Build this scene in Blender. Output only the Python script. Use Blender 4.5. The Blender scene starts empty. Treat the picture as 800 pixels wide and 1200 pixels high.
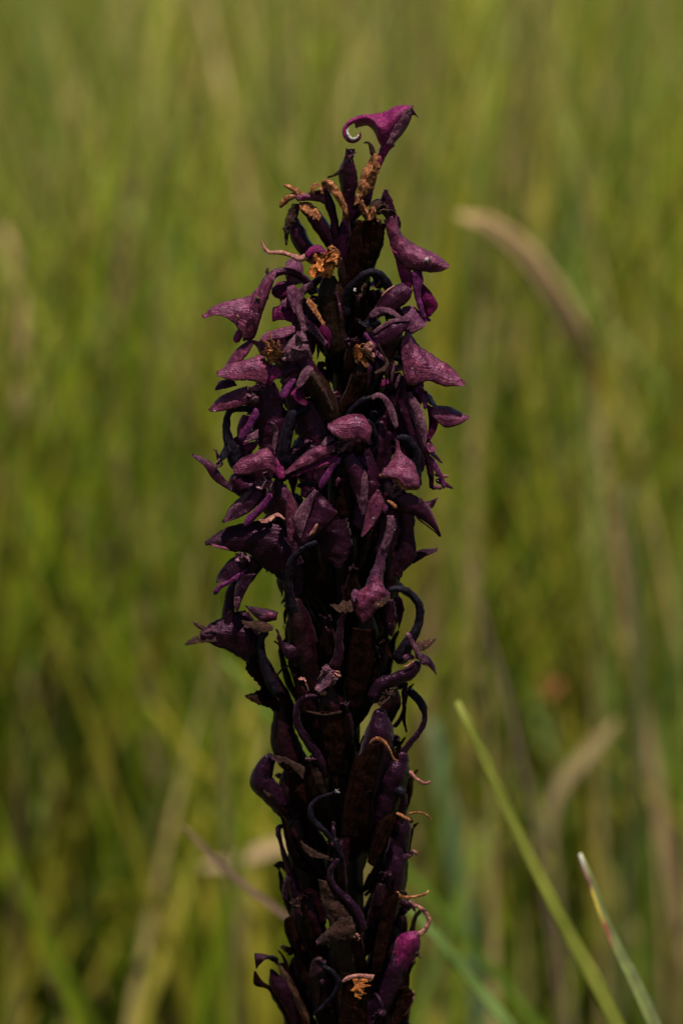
import bpy, bmesh, math, random
import numpy as np
from mathutils import Vector, noise, Matrix

random.seed(7)
rng = np.random.default_rng(11)
R = math.radians
scn = bpy.context.scene
COL = scn.collection

# ------------------------------------------------------------------ camera
CAM = Vector((0.0, -1.0, 0.55)); PITCH = R(10.0)
cam_d = bpy.data.cameras.new('camera'); cam = bpy.data.objects.new('camera', cam_d)
COL.objects.link(cam); scn.camera = cam
cam.location = CAM; cam.rotation_euler = (R(90) - PITCH, 0, 0)
AXD = 1.0 / math.cos(PITCH)
HALF = 0.12 / AXD                       # tan of half the vertical field of view
cam_d.sensor_fit = 'VERTICAL'; cam_d.sensor_height = 36.0
cam_d.lens = 18.0 / HALF
cam_d.clip_start = 0.02; cam_d.clip_end = 2000
cam_d.dof.use_dof = True
cam_d.dof.focus_distance = AXD - 0.010
cam_d.dof.aperture_fstop = (cam_d.lens * 0.001) / 0.0185
cam_d.dof.aperture_blades = 9

# ------------------------------------------------------------------ light
SUN_EL, SUN_AZ = R(70), R(12)          # azimuth: 0 = from behind the camera, + = from the right
world = bpy.data.worlds.new('World'); scn.world = world; world.use_nodes = True
nt = world.node_tree; bg = nt.nodes['Background']
sky = nt.nodes.new('ShaderNodeTexSky'); sky.sky_type = 'NISHITA'; sky.sun_disc = False
sky.sun_elevation = SUN_EL; sky.sun_rotation = R(180) - SUN_AZ
nt.links.new(sky.outputs[0], bg.inputs[0]); bg.inputs[1].default_value = 0.05
sd = bpy.data.lights.new('sun', 'SUN'); sd.energy = 5.0; sd.angle = R(0.5); sd.color = (1.0, 0.94, 0.84)
sun = bpy.data.objects.new('sun', sd); COL.objects.link(sun)
sv = Vector((math.sin(SUN_AZ) * math.cos(SUN_EL), -math.cos(SUN_AZ) * math.cos(SUN_EL), math.sin(SUN_EL)))
sun.rotation_euler = sv.to_track_quat('Z', 'Y').to_euler(); sun.location = sv * 5
scn.view_settings.view_transform = 'Standard'; scn.view_settings.look = 'None'
scn.view_settings.exposure = 1.3; scn.view_settings.gamma = 1.0
scn.cycles.use_denoising = True
scn.cycles.max_bounces = 8; scn.cycles.transmission_bounces = 4

# ------------------------------------------------------------------ coordinates
S = 0.0002                               # metres per unit of the plant's drawing grid
cp, sp = math.cos(PITCH), math.sin(PITCH)
def at(x, y, d=0.0):
    """grid point (x right, y down, d units in front of the stem axis) -> metres"""
    u = (x - 400) / 600 * HALF; v = (600 - y) / 600 * HALF
    dy = cp + v * sp; dz = -sp + v * cp
    t = (1.0 - d * S) / dy
    return (CAM.x + u * t, CAM.y + dy * t, CAM.z + dz * t)

# ------------------------------------------------------------------ materials
def new_mat(name):
    m = bpy.data.materials.new(name); m.use_nodes = True
    n = m.node_tree; b = n.nodes['Principled BSDF']
    return m, n, b
def ramp(n, fac, stops):
    r = n.nodes.new('ShaderNodeValToRGB'); e = r.color_ramp.elements
    while len(e) < len(stops): e.new(0.5)
    for i, (p, c) in enumerate(stops):
        e[i].position = p; e[i].color = (*c, 1)
    n.links.new(fac, r.inputs[0]); return r.outputs[0]
PK = 0.34
def tissue(name, c1, c2, fleck=None, fl=0.70, rough=0.5, bump=0.5, sheen=0.25, stripe=0.35, nscale=420, trans=0.0, spec=0.35, sheen_tint=(.8, .6, .7), rim=None, vein=.55, spt=(1, .45, .75)):
    """plant tissue: two mottled tones, lengthwise veins, dried flecks, fine relief"""
    m, n, b = new_mat(name); L = n.links.new
    c1 = tuple(v * PK for v in c1); c2 = tuple(v * PK for v in c2)
    if fleck: fleck = tuple(v * .6 for v in fleck)
    sheen *= .1; spec *= .38; rough *= .85
    tc = n.nodes.new('ShaderNodeTexCoord')
    nz = n.nodes.new('ShaderNodeTexNoise'); nz.inputs['Scale'].default_value = nscale; nz.inputs['Detail'].default_value = 6
    nz.inputs['Roughness'].default_value = 0.62
    L(tc.outputs['Object'], nz.inputs['Vector'])
    base = ramp(n, nz.outputs[0], [(0.36, c1), (0.66, c2)])
    uvm = n.nodes.new('ShaderNodeMapping'); uvm.inputs['Scale'].default_value = (.9, 22, 1)
    L(tc.outputs['UV'], uvm.inputs['Vector'])
    vn = n.nodes.new('ShaderNodeTexNoise'); vn.inputs['Scale'].default_value = 1.0; vn.inputs['Detail'].default_value = 3
    L(uvm.outputs[0], vn.inputs['Vector'])
    mx = n.nodes.new('ShaderNodeMix'); mx.data_type = 'RGBA'; mx.blend_type = 'MULTIPLY'
    mx.inputs[0].default_value = stripe
    vr = ramp(n, vn.outputs[0], [(0.35, (.25, .25, .25)), (0.6, (1.25, 1.25, 1.25))])
    L(base, mx.inputs[6]); L(vr, mx.inputs[7]); out = mx.outputs[2]
    if fleck:
        fn = n.nodes.new('ShaderNodeTexNoise'); fn.inputs['Scale'].default_value = 900; fn.inputs['Detail'].default_value = 4
        L(tc.outputs['Object'], fn.inputs['Vector'])
        fr = ramp(n, fn.outputs[0], [(fl, (0, 0, 0)), (min(fl + .05, 1), (1, 1, 1))])
        m2 = n.nodes.new('ShaderNodeMix'); m2.data_type = 'RGBA'
        L(fr, m2.inputs[0]); L(out, m2.inputs[6]); m2.inputs[7].default_value = (*fleck, 1); out = m2.outputs[2]
    fg = n.nodes.new('ShaderNodeTexNoise'); fg.inputs['Scale'].default_value = 1700; fg.inputs['Detail'].default_value = 4; fg.inputs['Roughness'].default_value = .7
    L(tc.outputs['Object'], fg.inputs['Vector'])
    m3 = n.nodes.new('ShaderNodeMix'); m3.data_type = 'RGBA'; m3.blend_type = 'MULTIPLY'; m3.inputs[0].default_value = 1
    L(out, m3.inputs[6]); L(ramp(n, fg.outputs[0], [(.38, (.5, .45, .48)), (.52, (1, 1, 1)), (.66, (1.6, 1.8, 1.75))]), m3.inputs[7]); out = m3.outputs[2]
    if rim:
        sp_ = n.nodes.new('ShaderNodeSeparateXYZ'); L(tc.outputs['UV'], sp_.inputs[0])
        q1 = n.nodes.new('ShaderNodeMath'); q1.operation = 'SUBTRACT'; L(sp_.outputs[1], q1.inputs[0]); q1.inputs[1].default_value = .5
        q2 = n.nodes.new('ShaderNodeMath'); q2.operation = 'ABSOLUTE'; L(q1.outputs[0], q2.inputs[0])
        q3 = n.nodes.new('ShaderNodeMath'); q3.operation = 'MULTIPLY_ADD'; L(nz.outputs[0], q3.inputs[0]); q3.inputs[1].default_value = .22; L(q2.outputs[0], q3.inputs[2])
        m4 = n.nodes.new('ShaderNodeMix'); m4.data_type = 'RGBA'; L(ramp(n, q3.outputs[0], [(.585, (0, 0, 0)), (.63, (.75, .75, .75))]), m4.inputs[0])
        L(out, m4.inputs[6]); m4.inputs[7].default_value = (*[v * PK for v in rim], 1); out = m4.outputs[2]
    L(out, b.inputs['Base Color'])
    b.inputs['Roughness'].default_value = rough
    b.inputs['Specular IOR Level'].default_value = spec
    b.inputs['Specular Tint'].default_value = (*spt, 1)
    b.inputs['Sheen Weight'].default_value = sheen; b.inputs['Sheen Roughness'].default_value = 0.4
    b.inputs['Sheen Tint'].default_value = (*sheen_tint, 1)
    # relief: cells + veins
    vo = n.nodes.new('ShaderNodeTexNoise'); vo.inputs['Scale'].default_value = 2600; vo.inputs['Detail'].default_value = 3
    L(tc.outputs['Object'], vo.inputs['Vector'])
    a = n.nodes.new('ShaderNodeMath'); a.operation = 'MULTIPLY_ADD'; a.inputs[1].default_value = 0.3
    L(vo.outputs[0], a.inputs[0]); L(nz.outputs[0], a.inputs[2])
    a2 = n.nodes.new('ShaderNodeMath'); a2.operation = 'MULTIPLY_ADD'; a2.inputs[1].default_value = vein
    L(vn.outputs[0], a2.inputs[0]); L(a.outputs[0], a2.inputs[2])
    bp = n.nodes.new('ShaderNodeBump'); bp.inputs['Strength'].default_value = min(1, bump * 1.1); bp.inputs['Distance'].default_value = 0.0006
    L(a2.outputs[0], bp.inputs['Height']); L(bp.outputs[0], b.inputs['Normal'])
    if trans:
        tr = n.nodes.new('ShaderNodeBsdfTranslucent'); L(out, tr.inputs[0])
        ms = n.nodes.new('ShaderNodeMixShader'); ms.inputs[0].default_value = trans
        o = n.nodes['Material Output']
        L(b.outputs[0], ms.inputs[1]); L(tr.outputs[0], ms.inputs[2]); L(ms.outputs[0], o.inputs[0])
    return m
M = {}
M['hood'] = tissue('hood_mauve', (.070, .006, .028), (.27, .050, .100), rim=(.30, .17, .15), fleck=(.30, .20, .22), fl=.68, spec=.8, rough=.42, sheen=.30, stripe=.35, bump=.6, trans=.22)
M['hood_vivid'] = tissue('hood_magenta', (.13, .005, .060), (.30, .025, .120), fleck=(.4, .35, .3), fl=.76, rough=.45, sheen=.2, stripe=.35)
M['grey'] = tissue('petal_grey_bloom', (.065, .014, .034), (.24, .100, .135), rim=(.36, .24, .18), fleck=(.34, .26, .20), fl=.70, rough=.6, sheen=.35, bump=.7)
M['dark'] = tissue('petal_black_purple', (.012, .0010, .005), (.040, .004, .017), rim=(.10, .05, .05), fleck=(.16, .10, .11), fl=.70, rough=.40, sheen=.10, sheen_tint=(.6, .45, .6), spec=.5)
M['red'] = tissue('petal_dark_red', (.08, .003, .030), (.20, .010, .085), rim=(.2,.05,.08), rough=.45, sheen=.15, trans=.25)
M['pink'] = tissue('petal_pink', (.12, .022, .070), (.21, .070, .12), rim=(.4,.25,.22), fleck=(.5, .4, .4), fl=.72, rough=.5, sheen=.3, trans=.2)
M['spur'] = tissue('spur_blue_black', (.005, .0025, .005), (.018, .011, .019), spt=(.6, .6, .8), rough=.42, sheen=.1, spec=.2, sheen_tint=(.5, .45, .7), bump=.6, fleck=(.10, .07, .07), fl=.74)
M['spur_purple'] = tissue('spur_purple', (.012, .001, .008), (.034, .004, .020), rough=.36, sheen=.1, spec=.3, bump=.6, fleck=(.12, .07, .06), fl=.74)
M['black'] = tissue('withered_shaded_purple', (.007, .0010, .003), (.022, .0035, .010), fleck=(.14, .09, .09), fl=.71, rough=.42, spec=.3, rim=(.09, .045, .04))  # darker copy for low flowers: withered tone with shade painted in
M['black_bud'] = tissue('shaded_bud', (.007, .0010, .005), (.022, .003, .014), rough=.4, spec=.4, bump=.6, fleck=(.10, .06, .05), fl=.74)  # dark copy of the purple spur, the low spike's shade in its colour
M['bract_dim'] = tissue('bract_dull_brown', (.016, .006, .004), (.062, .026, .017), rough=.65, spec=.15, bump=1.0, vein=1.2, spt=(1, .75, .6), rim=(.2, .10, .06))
M['hood_dim'] = tissue('hood_dull_purple', (.030, .006, .018), (.095, .026, .055), fleck=(.25, .18, .2), fl=.68, rough=.45, spec=.5, rim=(.2, .12, .1))
M['lip'] = tissue('lip_violet', (.07, .008, .052), (.24, .035, .165), rough=.45, sheen=.3, trans=.2)
M['column'] = tissue('column_mottled', (.08, .012, .035), (.34, .15, .19), fleck=(.3, .2, .18), fl=.62, rough=.5, nscale=900)
M['ovary'] = tissue('ovary_dark', (.008, .0008, .003), (.026, .003, .009), rough=.48, sheen=.05, stripe=.6, spec=.25, fleck=(.06, .03, .02), fl=.74, spt=(1, .75, .6))
M['ovary_brown'] = tissue('ovary_brown', (.010, .0035, .002), (.030, .010, .005), rim=(.08,.03,.015), rough=.55, sheen=.08, stripe=.6, spec=.25, fleck=(.14, .07, .03), fl=.72, spt=(1, .75, .6))
M['bract'] = tissue('bract_brown', (.008, .0014, .0008), (.034, .0075, .003), rim=(.06,.028,.014), rough=.6, sheen=.0, stripe=.8, bump=.9, spec=.12, trans=.08, vein=2.2, fleck=(.045, .020, .010), fl=.74, spt=(1, .75, .6))
M['dry'] = tissue('withered_brown', (.20, .05, .015), (.95, .36, .14), rim=(.05,.02,.01), fleck=(.55, .35, .20), fl=.66, rough=.6, sheen=.1, bump=1.0, nscale=900, trans=.2, stripe=.5, spt=(1, .75, .6))
M['dry_dark'] = tissue('withered_dark', (.022, .007, .005), (.10, .036, .022), rim=(.3,.16,.1), fleck=(.3, .17, .10), fl=.68, rough=.65, bump=1.0, nscale=800, trans=.1, spt=(1, .75, .6))
M['dry_pink'] = tissue('withered_pink', (.30, .09, .08), (.85, .36, .28), rough=.55, bump=.7, trans=.15, spt=(1, .75, .6))
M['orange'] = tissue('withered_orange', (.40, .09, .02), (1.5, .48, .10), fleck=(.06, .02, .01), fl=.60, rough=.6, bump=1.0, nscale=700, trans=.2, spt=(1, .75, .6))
M['pale'] = tissue('spur_lining_cream', (.45, .36, .34), (.68, .60, .54), rough=.5, stripe=.2, nscale=700, spt=(1, .75, .6))

# ------------------------------------------------------------------ mesh helpers (grid units)
def cat(pts, n):
    """n points of a Catmull-Rom curve through pts (rows of any width)"""
    P = np.array(pts, float)
    if len(P) == 2: 
        t = np.linspace(0, 1, n)[:, None]; return P[0] * (1 - t) + P[1] * t
    seg = np.linalg.norm(np.diff(P[:, :2], axis=0), axis=1) + 1e-6
    k = np.concatenate([[0], np.cumsum(seg)]); s = np.linspace(0, k[-1], n)
    out = np.zeros((n, P.shape[1]))
    Pm = np.vstack([2 * P[0] - P[1], P, 2 * P[-1] - P[-2]])
    for i, v in enumerate(s):
        j = min(max(np.searchsorted(k, v, 'right') - 1, 0), len(P) - 2)
        t = (v - k[j]) / seg[j]; a, b, c, d = Pm[j], Pm[j + 1], Pm[j + 2], Pm[j + 3]
        out[i] = .5 * (2 * b + (c - a) * t + (2 * a - 5 * b + 4 * c - d) * t * t + (3 * b - a - 3 * c + d) * t ** 3)
    return out
def unit(v): return v / (np.linalg.norm(v, axis=-1, keepdims=True) + 1e-9)
def fbm(p, sc, seed):
    v = Vector((p[0] * sc + seed * 7.3, p[1] * sc + seed * 3.1, p[2] * sc))
    return noise.fractal(v, 0.9, 2.1, 4)
SEED = [0]
def finish(name, V, F, UV, mat, parent, world_pts=False):
    me = bpy.data.meshes.new(name)
    me.from_pydata([at(*v) for v in V] if not world_pts else V, [], F)
    uvl = me.uv_layers.new(name='UVMap')
    li = np.empty(len(me.loops), np.int32); me.loops.foreach_get('vertex_index', li)
    uvl.data.foreach_set('uv', np.array(UV, np.float32)[li].ravel())
    bm = bmesh.new(); bm.from_mesh(me)
    bmesh.ops.remove_doubles(bm, verts=bm.verts, dist=2e-6)
    bmesh.ops.recalc_face_normals(bm, faces=bm.faces)
    bm.to_mesh(me); bm.free()
    me.polygons.foreach_set('use_smooth', [True] * len(me.polygons))
    me.materials.append(M[mat] if isinstance(mat, str) else mat)
    o = bpy.data.objects.new(name, me); COL.objects.link(o)
    if parent is not None: o.parent = parent
    return o
CUR = [None]
def aged_shaded(mat, ys):
    """the spike withers from the bottom up: lower flowers get darker colours, withering plus painted shade"""
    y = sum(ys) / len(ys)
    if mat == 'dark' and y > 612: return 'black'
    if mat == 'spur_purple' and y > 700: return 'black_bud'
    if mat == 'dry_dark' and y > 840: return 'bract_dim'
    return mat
def L(name, A, B, mat, d=(40, 45), tilt=8, bulge=6, th=1.6, rag=0.0, nz=0.9, nl=None, nw=12, keel=.72, up=0.0, parent='cur'):
    """a sheet with real thickness lofted between two edge curves and arched towards the viewer"""
    SEED[0] += 1; sd_ = SEED[0]
    mat = aged_shaded(mat, [p[1] for p in A + B])
    ext = max(np.ptp([p[0] for p in A + B]), np.ptp([p[1] for p in A + B]))
    nl = nl or int(min(44, max(10, ext / 2.2)))
    def full(P, add):
        if len(P[0]) == 3: return P
        m = max(len(P) - 1, 1)
        return [(p[0], p[1], d[0] + (d[1] - d[0]) * i / m + add) for i, p in enumerate(P)]
    bulge *= 1.12; rag = max(rag, .035)
    a = cat(full(A, 0), nl); b = cat(full(B, tilt), nl)
    if rag:
        for i in range(nl):
            w = b[i] - a[i]; e = abs(math.sin(math.pi * i / (nl - 1))) ** .3
            a[i] -= w * rag * e * (fbm((i * .9, 0, 0), 1, sd_)); b[i] += w * rag * e * (fbm((i * .9, 5, 0), 1, sd_))
    mid = (a + b) / 2; tan = unit(np.gradient(mid, axis=0)); ac = b - a
    wd = np.linalg.norm(ac, axis=1); acn = unit(ac + 1e-6)
    nrm = unit(np.cross(tan, acn))
    nrm[nrm[:, 2] < 0] *= -1
    # keep the normal steady where the edges meet
    good = wd > 2
    if good.any():
        ref = unit(nrm[good].mean(axis=0)); nrm[~good] = ref
    nrm = unit(nrm + np.array([0, -up, 0]))
    wmax = wd.max() + 1e-6
    V = []; UV = []; F = []
    rows = []
    for side in (1, 0):
        for i in range(nl):
            row = []
            for j in range(nw + 1):
                t = j / nw
                pr = (1 - abs(2 * t - 1) ** (2.2 * keel)) if keel >= 1 else (1 - abs(2 * t - 1) ** (2.2 * keel))
                bz = bulge * pr * min(1, (wd[i] / wmax) ** .7)
                edge = 1 - abs(2 * t - 1) ** 2.4
                off = bz if side else bz - th * edge * min(1, wd[i] / 3)
                p = a[i] * (1 - t) + b[i] * t
                q = p + nrm[i] * off
                rb_ = .9 * math.cos(t * 31.4 + fbm((i * .15, 0, 0), 1, sd_)) if mat in ('bract', 'ovary_brown', 'ovary') else (.35 * math.cos(t * 37.7 + 2 * fbm((i * .1, 0, 0), 1, sd_)) if mat in ('hood', 'grey', 'dark') else 0)
                nn = rb_ + fbm(q, .085, sd_) * nz * 1.6 + fbm(q, .3, sd_ + 9) * nz * .7
                q = q + nrm[i] * nn * (.35 + .65 * edge)
                row.append(len(V)); V.append(q); UV.append((i / nl + sd_ * .37, t))
            rows.append(row)
    top, bot = rows[:nl], rows[nl:]
    for i in range(nl - 1):
        for j in range(nw):
            F.append((top[i][j], top[i][j + 1], top[i + 1][j + 1], top[i + 1][j]))
            F.append((bot[i][j], bot[i + 1][j], bot[i + 1][j + 1], bot[i][j + 1]))
    for e in (0, nl - 1):
        for j in range(nw):
            F.append((top[e][j], top[e][j + 1], bot[e][j + 1], bot[e][j]))
    for j in (0, nw):
        for i in range(nl - 1):
            F.append((top[i][j], top[i + 1][j], bot[i + 1][j], bot[i][j]))
    return finish(name, V, F, UV, mat, CUR[0] if parent == 'cur' else parent)
def T(name, pts, w, mat, d=(30, 40), flat=1.0, nz=1.0, ns=14, rib=0.0, parent='cur', cap=True, nl=None):
    """a swept tube through pts with the diameters w"""
    SEED[0] += 1; sd_ = SEED[0]
    mat = aged_shaded(mat, [p[1] for p in pts])
    m = len(pts) - 1
    P = [(p if len(p) == 3 else (p[0], p[1], d[0] + (d[1] - d[0]) * i / m)) for i, p in enumerate(pts)]
    ww = np.interp(np.linspace(0, 1, len(P)), np.linspace(0, 1, len(w)), w)
    if name == 'spur': ww = ww * .78
    Pw = [(*p, v) for p, v in zip(P, ww)]
    ln = sum(math.dist(P[i][:3], P[i + 1][:3]) for i in range(m))
    nl = nl or int(min(60, max(8, ln / 2.2)))
    C = cat(Pw, nl); c = C[:, :3]; r = np.maximum(C[:, 3], .6) / 2
    if cap:
        s = np.concatenate([[0], np.cumsum(np.linalg.norm(np.diff(c, axis=0), axis=1))])
        for i in range(nl):
            e0, e1 = s[i] / (r[0] + .01), (s[-1] - s[i]) / (r[-1] + .01)
            e = min(e0, e1, 1); r[i] *= math.sqrt(max(1 - (1 - e) ** 2, .02))
    if name == 'ovary':
        for i in range(nl): r[i] *= .42 + .58 * min(1, (i / nl) / .22) ** .7
    tan = unit(np.gradient(c, axis=0))
    u = np.cross(tan[0], [0, 0, 1.0]); u = unit(u if np.linalg.norm(u) > .1 else np.array([1.0, 0, 0]))
    V = []; UV = []; F = []; rings = []
    for i in range(nl):
        u = u - tan[i] * np.dot(u, tan[i]); u = unit(u); v = np.cross(tan[i], u)
        ring = []
        for j in range(ns):
            a_ = 2 * math.pi * j / ns
            rr = r[i] * (1 + rib * math.cos(a_ * 6) + .05 * math.cos(a_ * 3 + 1.5 * math.sin(i * .35)) + (.05 * fbm((i * .5, 0, 0), 1, sd_) if name == 'spur' else 0))
            q = c[i] + u * math.cos(a_) * rr + v * math.sin(a_) * rr * flat
            q = q + (u * math.cos(a_) + v * math.sin(a_)) * (fbm(q, .1, sd_) * nz + fbm(q, .35, sd_) * nz * .5) * min(1, r[i] / 3)
            ring.append(len(V)); V.append(q); UV.append((i / nl + sd_ * .31, .2 + .6 * abs(2 * j / ns - 1)))
        rings.append(ring)
    for i in range(nl - 1):
        for j in range(ns):
            F.append((rings[i][j], rings[i][(j + 1) % ns], rings[i + 1][(j + 1) % ns], rings[i + 1][j]))
    F.append(tuple(rings[0])); F.append(tuple(rings[-1]))
    return finish(name, V, F, UV, mat, CUR[0] if parent == 'cur' else parent)
def K(name, cx, cy, d, r, mat, n=6, seed=0, ry=None, parent='cur', size=1.0):
    """a withered, folded knot of dried petals: n crumpled curling scraps in one mesh"""
    rs = random.Random(seed); V = []; F = []; UV = []
    ry = ry or r
    for k in range(n):
        c = np.array([cx + rs.uniform(-.5, .5) * r, cy + rs.uniform(-.5, .5) * ry, d + rs.uniform(-.3, .5) * r])
        a = unit(np.array([rs.gauss(0, 1), rs.gauss(0, 1), rs.gauss(0, .7)])); b = unit(np.cross(a, [rs.gauss(0, 1), rs.gauss(0, 1), rs.gauss(0, 1)]))
        nn = np.cross(a, b); La = min(r, ry) * rs.uniform(.7, 1.15) * size; Lb = La * rs.uniform(.35, .7); curl = rs.uniform(-1.6, 1.6); curl2 = rs.uniform(-1.5, 1.5)
        nu, nv = 12, 8; base = len(V); g = []
        for s_ in (0, 1):
            for i in range(nu + 1):
                for j in range(nv + 1):
                    s = i / nu * 2 - 1; t = (j / nv * 2 - 1) * (1 - .75 * max(0, s) ** 2 - .4 * max(0, -s) ** 2)
                    q = c + a * s * La + b * t * Lb + nn * (curl * s * s * La * .45 + curl2 * t * t * Lb * .6)
                    q = q + nn * (fbm(q, .22, seed + k) * 2.4) + b * fbm(q, .3, seed + k + 5) * 1.4
                    if s_: q = q - nn * .8
                    V.append(q); UV.append((i / nu, j / nv))
        w = nv + 1; off = (nu + 1) * w
        for i in range(nu):
            for j in range(nv):
                p = base + i * w + j
                F.append((p, p + 1, p + w + 1, p + w)); F.append((p + off, p + off + w, p + off + w + 1, p + off + 1))
        for i in range(nu):
            for j in (0, nv):
                p = base + i * w + j; F.append((p, p + w, p + w + off, p + off))
        for j in range(nv):
            for i in (0, nu):
                p = base + i * w + j; F.append((p, p + 1, p + 1 + off, p + off))
    return finish(name, V, F, UV, mat, CUR[0] if parent == 'cur' else parent)

# ------------------------------------------------------------------ the orchid
plant = bpy.data.objects.new('orchid', None); COL.objects.link(plant)
plant['label'] = 'dark purple orchid flower spike in sharp focus, partly withered, standing in front of the grass'
plant['category'] = 'orchid'
def flower(label=None):
    e = bpy.data.objects.new('flower', None); COL.objects.link(e); e.parent = plant
    if label: e['label'] = label
    CUR[0] = e; return e
AX = lambda y: np.interp(y, [170, 300, 420, 600, 900, 1200], [414, 409, 408, 400, 402, 409])

# stem, down to the ground
sx, sy, sz = at(409, 1215, 0)
T('stem', [(412, 215), (409, 300), (408, 420), (400, 600), (402, 900), (409, 1215)], [9, 20, 30, 34, 38, 40], 'ovary', d=(0, 0), parent=plant, rib=.06)
def world_tube(name, pts, rad, mat, parent, ns=16):
    V = []; F = []; UV = []; n = len(pts)
    for i, p in enumerate(pts):
        for j in range(ns):
            a = 2 * math.pi * j / ns
            V.append((p[0] + math.cos(a) * rad[i], p[1] + math.sin(a) * rad[i], p[2])); UV.append((i / n, j / ns))
    for i in range(n - 1):
        for j in range(ns):
            F.append((i * ns + j, i * ns + (j + 1) % ns, (i + 1) * ns + (j + 1) % ns, (i + 1) * ns + j))
    F.append(tuple(range(ns))); F.append(tuple(range((n - 1) * ns, n * ns)))
    return finish(name, V, F, UV, mat, parent, True)
world_tube('stem', [(sx * (.4 + .6 * k / 8) , 0, -0.01 + (sz + .012) * k / 8) for k in range(9)], [.0052 - .0001 * k for k in range(9)], 'ovary_brown', plant)

# --- the inner layers: ovaries and bracts in a spiral round the stem (data below adds every flower seen from the front)
CORE = ([150, 250, 300, 400, 500, 600, 700, 800, 900, 1000, 1100, 1200], [6, 12, 18, 30, 44, 53, 59, 66, 73, 70, 68, 72])
def spiral(k, y, ang, front):
    rad = np.interp(y, *CORE); cx = AX(y); ca, sa = math.cos(ang), math.sin(ang)   # ang 0 = right, pi/2 = to the viewer
    rs = random.Random(k * 13 + 5)
    ln = rs.uniform(78, 98) * (1 if y > 480 else .8)
    x0 = AX(y + ln)
    pt = lambda f, r: (cx * (1 - f) + x0 * f + ca * r, y + ln * f, sa * r)
    flower()
    w = rs.uniform(17, 23) * (1 if y > 450 else .75)
    mat = 'ovary' if rs.random() < .7 else 'ovary_brown'
    T('ovary', [pt(1, rad * .25), pt(.65, rad * .62), pt(.3, rad * .86), pt(.05, rad * .9)], [9, w * .85, w, w * .6], mat, rib=.09)
    if y > 430 and rs.random() < .35:
        # dried hood and a hooked spur on top of the ovary
        hx, hy, hd = pt(-.02, rad * .98); h = rs.uniform(.8, 1.15)
        tx, td = -sa, ca
        T('spur', [(hx, hy + 8, hd), (hx + ca * 5 * h, hy - 12 * h, hd + sa * 5 * h), (hx - ca * 3 * h + tx * 2, hy - 24 * h, hd - sa * 3 * h), (hx - ca * 12 * h, hy - 21 * h, hd - sa * 12 * h)],
          [8, 6, 5, 3], 'spur' if rs.random() < .6 else 'spur_purple')
        s = 8 * h
        L('withered_hood', [(hx - tx * s, hy + 4, hd - td * s), (hx - tx * s * .9 + ca * 4, hy - 4, hd - td * s + sa * 4), (hx + ca * 13, hy + 4, hd + sa * 13)],
          [(hx + tx * s, hy + 6, hd + td * s), (hx + tx * s * .9 + ca * 5, hy - 2, hd + td * s + sa * 5), (hx + ca * 14, hy + 7, hd + sa * 14)], 'dark', bulge=5, rag=.25, nl=10, nw=8)
    if y > 330:
        kx, ky, kd = pt(.0, rad * .96)
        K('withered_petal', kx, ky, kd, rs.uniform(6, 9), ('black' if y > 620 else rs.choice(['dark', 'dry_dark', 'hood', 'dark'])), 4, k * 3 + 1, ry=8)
    if abs(ca) > .45 and y > 740:
        fx, fy, fd = pt(-.01, rad * 1.0); q = rs.uniform(8, 17); up_ = rs.uniform(-8, 6)
        L('petal_tip', [(fx, fy - 4, fd), (fx + ca * q * .6, fy - 5 + up_ * .5, fd + sa * q * .6), (fx + ca * q, fy + up_, fd + sa * q)], [(fx, fy + 6, fd + 2), (fx + ca * q * .6, fy + 3 + up_ * .6, fd + sa * q * .6 + 2), (fx + ca * q, fy + 1 + up_, fd + sa * q)], rs.choice(['black', 'bract', 'bract_dim']), bulge=2, rag=.3, nl=9, nw=6)
    CUR[0] = None
    bw = rs.uniform(8.5, 12); rb = rad * 1.02; tx, td = -sa, ca
    j = rs.uniform(-4, 4)
    A = []; B = []
    for f, ww, rr in ((1.0, .55, .3), (.8, .9, .62), (.55, 1.0, .9), (.3, .72, 1.02), (.1, .36, 1.08), (-.02, .04, 1.2)):
        p = pt(f, rb * rr); A.append((p[0] - tx * bw * ww + j * (1 - f), p[1], p[2] - td * bw * ww)); B.append((p[0] + tx * bw * ww + j * (1 - f), p[1] + 1, p[2] + td * bw * ww))
    L('bract', A, B, 'bract', bulge=4 if sa > 0 else -4, rag=.12, nl=20, nw=8, parent=plant)
OUT = ([300, 360, 420, 500, 560, 640, 700, 760], [45, 78, 104, 116, 118, 96, 74, 60])
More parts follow.
